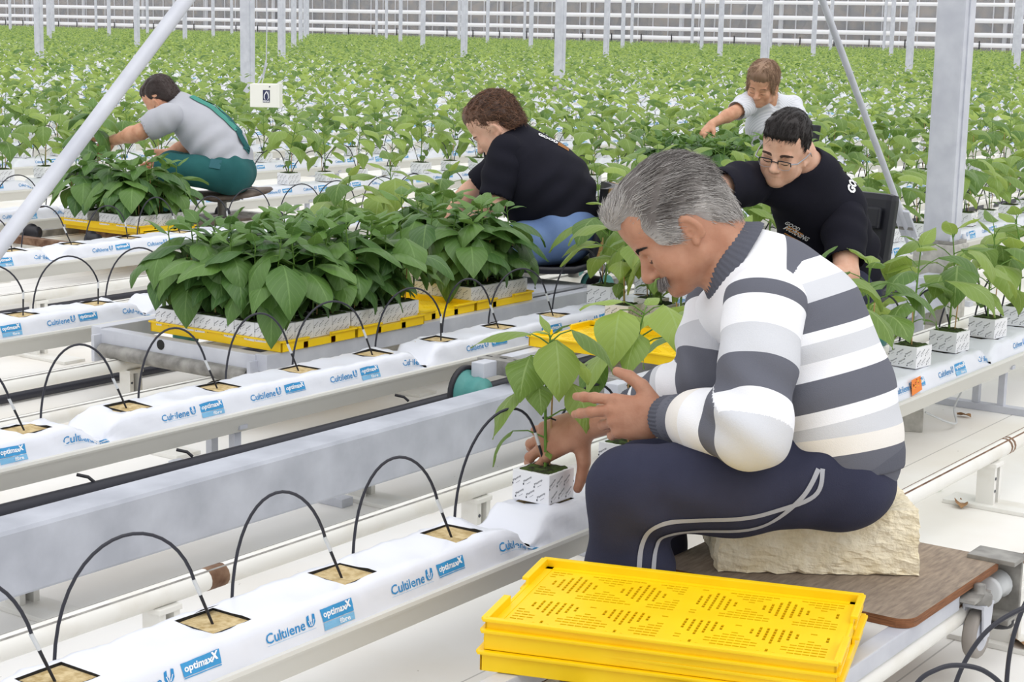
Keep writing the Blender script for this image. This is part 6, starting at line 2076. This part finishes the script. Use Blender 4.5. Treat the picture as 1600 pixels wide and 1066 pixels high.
for nm, pts, w in (('strap', [jo['neck0'] + img(-0.02, 0.02), jo['upper'] + img(0.05, -0.06, -0.06), jo['chest'] + img(0.07, -0.04, -0.06), jo['belly'] + img(0.08, -0.02, -0.05), jo['waist'] + img(0.075, -0.01, -0.05), jo['pelvis'] + img(0.06, 0.0, -0.06)], 0.056),
                   ('strap', [jo['neck0'] + img(0.05, -0.08, 0.1), jo['upper'] + img(0.12, -0.06, 0.08), jo['chest'] + img(0.11, -0.04, 0.02), jo['belly'] + img(0.085, -0.02, -0.04)], 0.056)):
    V = []; F = []
    from mathutils.bvhtree import BVHTree
    bv = BVHTree.FromPolygons([v.co[:] for v in sme.vertices], [p.vertices[:] for p in sme.polygons])
    run = bez(pts, 50); P = []
    for p in run:
        hit = bv.find_nearest(Vector(p + img(0.12, -0.10, -0.06)))
        P.append((np.array(hit[0]), np.array(hit[1])))
    V = []; F = []
    for i, (p, n) in enumerate(P):
        t = P[min(i + 1, len(P) - 1)][0] - P[max(0, i - 1)][0]; sd = nrm(np.cross(n, nrm(t)))
        for q in (-0.5, -0.17, 0.17, 0.5):
            hit = bv.find_nearest(Vector(p + sd * w * q)); V.append(np.array(hit[0]) + np.array(hit[1]) * 0.006)
        if i: F += [(4 * i - 4 + k, 4 * i - 3 + k, 4 * i + 1 + k, 4 * i + k) for k in range(3)]
    o = link('strap', mk_mesh('strap', V, F, [green_l, green], [0 if f[0] < len(V) * 0.55 else 1 for f in F], True), tro); o['label'] = 'faded green shoulder strap'
# bib side and waistband
S = Sdf(); S.chain([jo['waist'] + fw * 0.055, jo['belly'] + fw * 0.06], [0.10, 0.09], 0.03, (lat, 1.25)); S.cone(jo['waist'] - fw * 0.16, jo['belly'] - fw * 0.16, 0.20, 0.20, 0.01, (lat, 1.5), True)
V, F = S.mesh(0.006); link('bib', mk_mesh('bib', V, F, cloth_mat('navy_lining', srgb(36, 48, 70), 0.85)), tro)
P, Fq = np.array([(-0.5, -0.5), (0.5, -0.5), (0.5, 0.5), (-0.5, 0.5), (0, -0.5), (0, 0.5)]), [(0, 4, 5, 3), (4, 1, 2, 5)]
decal('pocket', tro, tme, (P, Fq), jo['hipL'] + img(-0.07, -0.05), img(0.98, 0.16), img(0.1, -1), 0.06, 0.05, cloth_mat('pocket_twill', srgb(58, 104, 112), 0.85), 0.004)
# ear-phone wire
m = MB(); e0 = T_(0.0, 0.088, -0.05)
m.tube([e0, e0 + img(-0.004, 0.05), e0 + img(-0.02, 0.11), e0 + img(0.0, 0.16, 0.02)], 0.0016, 5, 0); m.build('earphone_wire', [M['black']], O)

# --- man with glasses
jg = {k: np.array(v) for k, v in J['glasses'].items()}
lat = nrm(jg['shL'] - jg['shR']); lat = nrm(lat * np.array([1, 1, 0.6]))
Fg = frame(img(-0.46, 0.42, -0.78), img(0.04, -0.90, -0.46))
G, jg, bd, sh, sme, tro, tme, fw, spn = figure('dark-haired man with glasses in black tee reaching sideways from a black seat', 'glasses', lat, Fg, 1.02, pale, tee_black, navy, 1.02, 0.72, 'black tee shirt with small white and orange chest logo', None, belly=0.0, jaw=0.86, wide=0.93, neck_drop=0.03, neck=0.052, h=0.0045, hem=0.2)
hm = hair_mat('black_brown_hair', srgb(18, 15, 15), srgb(44, 35, 33), 0.5)
T_ = hair_cap(G, jg, Fg, 1.0, hm, 0.004, 4600, 0.022, lambda l, Fm, rs: Fm[0] * 0.75 - Fm[2] * (0.30 + 1.0 * (l[:, 2:3] < 0.065)) + 0.28 * rs.randn(len(l), 3), 0.0012, 6, vol=0.985, fringe=-0.010, lift=0.25, h=0.0042, temple=False)
fs = face_surf(bd.data, T_, Fg); lashes(G, fs)
brow_strands(G, fs, Fg, 340, srgb(62, 46, 40), srgb(104, 80, 68), 9, r=0.0009)
# stubble: short hairs on jaw and chin
rs = np.random.RandomState(12); P = []; D = []
bmv = np.zeros(len(bd.data.vertices) * 3, np.float32); bd.data.vertices.foreach_get('co', bmv); bmv = bmv.reshape(-1, 3)
l = (bmv - jg['head']) @ Fg.T
sel = np.where((l[:, 2] < -0.070) & (l[:, 2] > -0.14) & (l[:, 0] > 0.005) & ((np.abs(l[:, 1]) > 0.024) | (l[:, 2] < -0.103) | ((l[:, 2] > -0.081) & (np.abs(l[:, 1]) < 0.03))))[0]
sel = rs.choice(sel, min(1500, len(sel)), replace=False)
nb = np.zeros(len(bd.data.vertices) * 3, np.float32); bd.data.vertices.foreach_get('normal', nb); nb = nb.reshape(-1, 3)[sel]
strands('stubble', bmv[sel] + rs.randn(len(sel), 3) * 0.001, (nb * 0.5 - Fg[2], nb * 0.3 - Fg[2]), np.full(len(sel), 0.0030), hair_mat('stubble_hair', srgb(130, 98, 82), srgb(160, 126, 108)), G, 0.00022, 2, seed=3)
# glasses
gl = MB()
for y in (1, -1):
    c = (0.105, y * 0.033, -0.043)
    loop = [(-0.021, 0.012), (-0.012, 0.015), (0.012, 0.015), (0.022, 0.012), (0.0235, 0.0), (0.019, -0.013), (0.0, -0.016), (-0.018, -0.014), (-0.0225, 0.0)]
    pts = [T_(c[0] - 0.006 * abs(a / 0.022) ** 2, c[1] + y * a, c[2] + b) for a, b in loop]
    up = [pts[8], pts[0], pts[1], pts[2], pts[3], pts[4]]
    gl.tube(up, 0.0022, 6, 0); gl.tube([pts[4], pts[5], pts[6], pts[7], pts[8]], 0.0009, 5, 1)
    gl.tube([T_(0.099, y * 0.056, -0.034), T_(0.085, y * 0.074, -0.034), T_(0.03, y * 0.083, -0.030), T_(-0.012, y * 0.086, -0.026), T_(-0.03, y * 0.086, -0.045)], [0.0026, 0.0026, 0.0022, 0.0018, 0.0016], 6, 1)
gl.tube([T_(0.104, -0.012, -0.036), T_(0.107, 0, -0.033), T_(0.104, 0.012, -0.036)], 0.0018, 6, 0)
ey = gl.build('glasses', [M['black'], mat('silver_metal', srgb(170, 172, 180), 0.3, 0.8)], G); ey['label'] = 'half-rimmed glasses with silver temples'
lens = MB()
lens_m = bpy.data.materials.new('clear_lens'); lens_m.use_nodes = True
lt_ = lens_m.node_tree; tb = lt_.nodes.new('ShaderNodeBsdfTransparent'); gb_ = lt_.nodes.new('ShaderNodeBsdfGlossy'); gb_.inputs['Roughness'].default_value = 0.05; ms_ = lt_.nodes.new('ShaderNodeMixShader'); ms_.inputs[0].default_value = 0.08
lt_.links.new(tb.outputs[0], ms_.inputs[1]); lt_.links.new(gb_.outputs[0], ms_.inputs[2]); lt_.links.new(ms_.outputs[0], lt_.nodes['Material Output'].inputs['Surface'])
for y in (1, -1):
    c = (0.1045, y * 0.033, -0.043)
    loop = [(-0.021, 0.012), (-0.012, 0.0145), (0.012, 0.0145), (0.022, 0.012), (0.023, 0.0), (0.019, -0.013), (0.0, -0.0155), (-0.018, -0.014), (-0.022, 0.0)]
    lens.add([T_(c[0] - 0.006 * abs(a / 0.022) ** 2, c[1] + y * a, c[2] + b) for a, b in loop], [tuple(range(9))], 0, True)
lens.build('lens', [lens_m], ey)
# prints
cc = jg['chest'] * 0.55 + jg['belly'] * 0.45
text_on(sh, sme, 'MORNING', cc + img(-0.105, 0.045, -0.1), img(0.86, 0.42, 0.2), img(0.35, -0.9, -0.2), 0.085, 0.017, shirt_white, 'chest_print', 0.03)
text_on(sh, sme, 'GOOD', cc + img(-0.125, 0.015, -0.1), img(0.86, 0.42, 0.2), img(0.35, -0.9, -0.2), 0.05, 0.014, shirt_white, 'chest_print', 0.03)
bars_on(sh, sme, cc + img(-0.112, 0.030, -0.1), img(0.86, 0.42, 0.2), img(0.35, -0.9, -0.2), 0.055, 0.009, 0.004, 2, shirt_orange, 'chest_stripes')
bars_on(sh, sme, cc + img(-0.112, 0.062, -0.1), img(0.86, 0.42, 0.2), img(0.35, -0.9, -0.2), 0.055, 0.009, 0.004, 2, shirt_orange, 'chest_stripes')
text_on(sh, sme, 'GOOD', jg['upper'] + img(0.150, 0.040, 0.03), img(0.25, -0.75, 0.55), img(-0.75, -0.45, 0.35), 0.13, 0.030, shirt_white, 'back_print')
bars_on(sh, sme, jg['upper'] + img(0.125, -0.05, 0.07), img(0.25, -0.75, 0.55), img(-0.75, -0.45, 0.35), 0.10, 0.014, 0.006, 2, shirt_orange, 'back_stripes')

# --- woman in the white top at the back
jt = {k: np.array(v) for k, v in J['tee'].items()}
lat = nrm((jt['shL'] - jt['shR']) * np.array([1, 1, 0.5]))
Ft_ = frame(img(-0.42, 0.50, -0.75), img(0.02, -0.88, -0.5))
tee_white = cloth_mat('white_striped_jersey', srgb(226, 228, 234), 0.9, 0.1, 420)
tt = tee_white; b_ = tt.node_tree.nodes['Principled BSDF']
wv = nod(tt, 'ShaderNodeTexWave'); wv.inputs['Scale'].default_value = 26; wv.bands_direction = 'DIAGONAL'
to = nod(tt, 'ShaderNodeTexCoord'); lk(tt, to.outputs['Object'], wv.inputs['Vector'])
mxw = nod(tt, 'ShaderNodeMixRGB'); mxw.inputs[1].default_value = srgb(232, 234, 240); mxw.inputs[2].default_value = srgb(206, 209, 218); lk(tt, wv.outputs['Fac'], mxw.inputs[0]); lk(tt, mxw.outputs[0], b_.inputs['Base Color'])
fwt = nrm(np.cross(lat, UP)); 
Tn, jt, bd, sh, sme, tro, tme, fw, spn = figure('woman with short light brown hair in white top, farthest back of the workers', 'tee', lat, Ft_, 1.2, pale2, tee_white, navy, 1.15, 0.78, 'white striped top with open neck', None, hem=0.2, vneck=nrm(np.cross(lat, jt['upper'] - jt['pelvis'])))
hm = hair_mat('light_brown_hair', srgb(112, 84, 66), srgb(192, 160, 132))
T_ = hair_cap(Tn, jt, Ft_, 1.2, hm, 0.0, 2600, 0.045, lambda l, Fm, rs: Fm[0] * 0.35 - Fm[2] * 0.8 + np.sign(l[:, 1:2]) * Fm[1] * 0.5 + 0.2 * rs.randn(len(l), 3), 0.0017, 7, vol=1.04, fringe=0.004, lift=0.3, xmax=0.075)
fs = face_surf(bd.data, T_, Ft_); lashes(Tn, fs)
brow_strands(Tn, fs, Ft_, 40, srgb(110, 80, 62), srgb(140, 108, 86), 10, r=0.0012)
for r_ in (W, O, G, Tn): settle(r_)
# ------------------------------------------------------------------ climate box hanging over the crop
bx = CAM + Vector(CF) * 12.0 + Vector(CR) * ((416 - 800) / 2702 * 12.0) + Vector(CD) * ((149 - 533) / 2702 * 12.0)
root = empty('climate_box', bx, R(-56), 'cream climate sensor box with navy flame emblem hanging above the crop', 'sensor box')
m = MB(); m.box((0, 0, 0), (0.205, 0.135, 0.160), 0, bev=0.006); m.build('casing', [M['box_white']], root)
m = MB(); m.box((0.096, 0, 0.002), (0.014, 0.142, 0.168), 0, bev=0.003); m.build('end_cover', [M['box_white']], root)
m = MB(); m.lathe([(0, -0.003), (0.005, -0.003), (0.005, 0.0)], (0.035, -0.0675, 0.062), 'Y', 10, 0); m.build('screw', [M['ink']], root)
# emblem: dark plate, white flame outline, word below
m = MB(); y_ = -0.0682
m.box((0.012, y_, -0.004), (0.048, 0.002, 0.086), 0)
def flame(sc):
    P = []
    for t in np.linspace(0, 1, 15):
        P.append((-0.018 * math.sin(math.pi * t ** 0.8) * (1 - 0.25 * t) * sc, -0.024 + 0.056 * t))
    return P
yy = y_ - 0.0014
out_l = [(0.012 - 0.012, -0.026), (0.012 - 0.018, -0.012), (0.012 - 0.016, 0.006), (0.012 - 0.006, 0.024), (0.012 + 0.002, 0.034)]
in_l = [(0.012 - 0.007, -0.026), (0.012 - 0.0125, -0.012), (0.012 - 0.011, 0.004), (0.012 - 0.003, 0.018), (0.012 + 0.004, 0.024)]
out_r = [(0.012 + 0.012, -0.026), (0.012 + 0.018, -0.012), (0.012 + 0.017, 0.008), (0.012 + 0.013, 0.022), (0.012 + 0.012, 0.034)]
in_r = [(0.012 + 0.007, -0.026), (0.012 + 0.0125, -0.012), (0.012 + 0.011, 0.004), (0.012 + 0.008, 0.012), (0.012 + 0.0045, 0.018)]
for a, b in ((out_l, in_l), (out_r, in_r)):
    V = [(x, yy, z) for x, z in a] + [(x, yy, z) for x, z in b]
    m.add(V, [(i, i + 1, i + 6, i + 5) for i in range(4)], 1)
P, Ft = text_fit('PRIVA', -0.0095, 0.0335, -0.0445, -0.031, 0.03)
m.add([(x, yy, z) for x, z in P], Ft, 1)
m.build('emblem', [M['navy_ink'], M['print_white']], root)
m = MB(); m.tube([(-0.03, 0, 0.08), (0.0, 0.0, 0.20), (0.005, 0, 0.4), (0.0, 0, 3.5)], 0.004, 6, 0)
m.tube([(-0.06, 0.02, 0.08), (-0.02, 0.01, 0.15), (0.0, 0, 0.24)], 0.006, 6, 0)
m.build('cable', [M['galv']], root)

# orange sticker on the first growing row
m = MB()
V = [(4.835, 1.936, 0.262), (4.905, 1.936, 0.266), (4.915, 1.932, 0.222), (4.838, 1.932, 0.214)]
m.add([(x, y - 0.002, z) for x, y, z in V], [(0, 1, 2, 3)], 0)
rs = np.random.RandomState(3)
for i in range(16):
    x = 4.845 + 0.058 * rs.rand(); z = 0.226 + 0.034 * rs.rand()
    m.add([(x, 1.9315, z), (x + 0.007, 1.9315, z + 0.001), (x + 0.007, 1.9315, z + 0.004), (x, 1.9315, z + 0.003)], [(0, 1, 2, 3)], 1 if i % 3 else 2)
tag(m.build('sticker', [M['orange'], mat('sticker_marks', srgb(150, 70, 20), 0.6), mat('sticker_yellow', srgb(250, 214, 60), 0.6)]), 'orange sticker on the side of the first growing row, right of the seated man', 'sticker')

# dry leaves and one green leaf fallen on the floor
spots = [(4.465, 1.62, 0.4, 0.075, 'dry_leaf', 'curled brown leaf on the floor beside the post of the far rail'), (5.60, 2.02, 1.4, 0.06, 'dry_leaf', 'upright curled brown leaf on the floor below the orange sticker'),
         (4.62, 1.735, 2.0, 0.055, 'leaf_tray', 'small green leaf lying on the floor behind the white rail'), (4.77, 1.93, 2.6, 0.05, 'dry_leaf', 'brown leaf lying just right of the cream block'),
         (3.905, 1.29, 0.2, 0.07, 'dry_leaf', 'brown leaf on the floor right of the castor wheel'), (3.46, 1.075, 0.9, 0.12, 'dry_leaf', 'large brown leaf at the bottom right corner by the black loops'),
         (3.50, 2.72, 0.3, 0.05, 'dry_leaf', 'brown leaf under the front of the galvanised beam'), (3.35, 4.02, 0.7, 0.055, 'dry_leaf', 'brown leaf on the floor left of the long trolley'),
         (5.0, 5.4, 0.5, 0.06, 'dry_leaf', 'brown leaf on the floor between the third and fourth growing rows'), (4.35, 5.3, 1.9, 0.06, 'dry_leaf', 'dry leaf near the left edge behind the third growing row'),
         (3.84, 3.98, 2.2, 0.05, 'dry_leaf', 'brown leaf on the floor below the roller of the long trolley'), (4.95, 3.62, 0.2, 0.07, 'rust', 'dark brown leaf under the side of the long trolley'),
         (4.35, 2.30, 0.2, 0.05, 'dry_leaf', 'brown leaf on the floor behind the plant being set'), (4.05, 1.30, 1.1, 0.045, 'dry_leaf', 'pale crumpled leaf between the two rails on the right')]
for i, (x, y, a, L, mm, lab) in enumerate(spots):
    rs = np.random.RandomState(20 + i)
    Q, Fq, uv = leaf_geo(L, L * 0.55, R(25), R(70), a, (x, y, 0.004), 6, 2, fold=-0.5, twist=0.6, rs=rs)
    Q[:, 2] = 0.004 + np.abs(Q[:, 2] - 0.004)
    o = link('fallen_leaf', mk_mesh('fallen_leaf', Q, Fq, M[mm], None, True, uv, {'rnd': np.full(len(Q), 0.5)}))
    tag(o, lab, 'leaf', 'leaves fallen on the floor')

# next row towards the camera: only its black tube loops reach into the picture
m = MB(); m.prism(GP, 0.2, 4.2, 'X', 0)
root = empty('growing_gutter', (0, 0.656, 0), 0, 'white growing gutter nearest the camera, below the picture', 'gutter', 'growing gutters in parallel rows')
m.build('channel', [M['gutter']], root)
sl_ = dup(slab_protos[0], (1.75, 0.656, 0), 0, 'white growing slab nearest the camera, below the picture', 'white growing slabs lying in the gutters')
def px3(x, y, d): return CAM + Vector(CF) * d + Vector(CR) * ((x - 800) / 2702 * d) + Vector(CD) * ((y - 533) / 2702 * d)
loops = [([(1480, 1200, 2.35), (1490, 1080, 2.35), (1530, 1000, 2.35), (1585, 957, 2.36), (1650, 940, 2.38), (1720, 980, 2.40), (1740, 1150, 2.40)], 'big black tube loop at the bottom right corner, reaching out of the picture'),
         ([(1570, 1200, 2.42), (1572, 1080, 2.42), (1582, 1000, 2.42), (1610, 930, 2.43), (1650, 910, 2.44), (1700, 1000, 2.45), (1710, 1150, 2.45)], 'steep black tube loop touching the right edge at the bottom'),
         ([(1400, 1150, 2.25), (1430, 1072, 2.25), (1465, 1046, 2.25), (1500, 1040, 2.26), (1540, 1050, 2.26), (1575, 1085, 2.27), (1600, 1160, 2.27)], 'low black tube arch at the bottom edge on the right')]
for pts, lab in loops:
    P = bez([px3(*p) for p in pts], 48)
    P = [np.array([float(px3(*pts[0])[0]), 0.74, 0.26])] + P + [np.array([float(px3(*pts[-1])[0]), 0.66, 0.27])]
    m = MB(); m.tube(P, 0.0034, 8, 0)
    tag(m.build('drip_tube', [M['black_hose']]), lab, 'drip tube', 'black tube loops at the bottom right')

# white cable and dark block under the first row, right of the seated man
m = MB(); m.box((5.30, 2.12, 0.035), (0.07, 0.09, 0.07), 0, rot=(0, 0, 0.4), bev=0.004)
tag(m.build('drain_box', [M['concrete']]), 'small grey block on the floor under the first growing row', 'block')
m = MB(); m.tube(bez([(5.26, 2.05, 0.075), (5.4, 2.0, 0.02), (5.6, 2.08, 0.03), (5.75, 2.1, 0.09), (5.9, 2.12, 0.13)], 30), 0.0035, 6, 0)
tag(m.build('cable', [M['fitting']]), 'thin white cable running down beside the gutter stand on the right', 'cable')

# a plant the man in overalls is lifting out of his tray
p = dup(tray_protos[2], px3(139, 262, 9.42), 0.6, 'dark pepper plant held up by the man in green overalls, left of him', 'pepper plants in front of the man in overalls')
p.rotation_euler = (R(6), R(-14), 0.6)
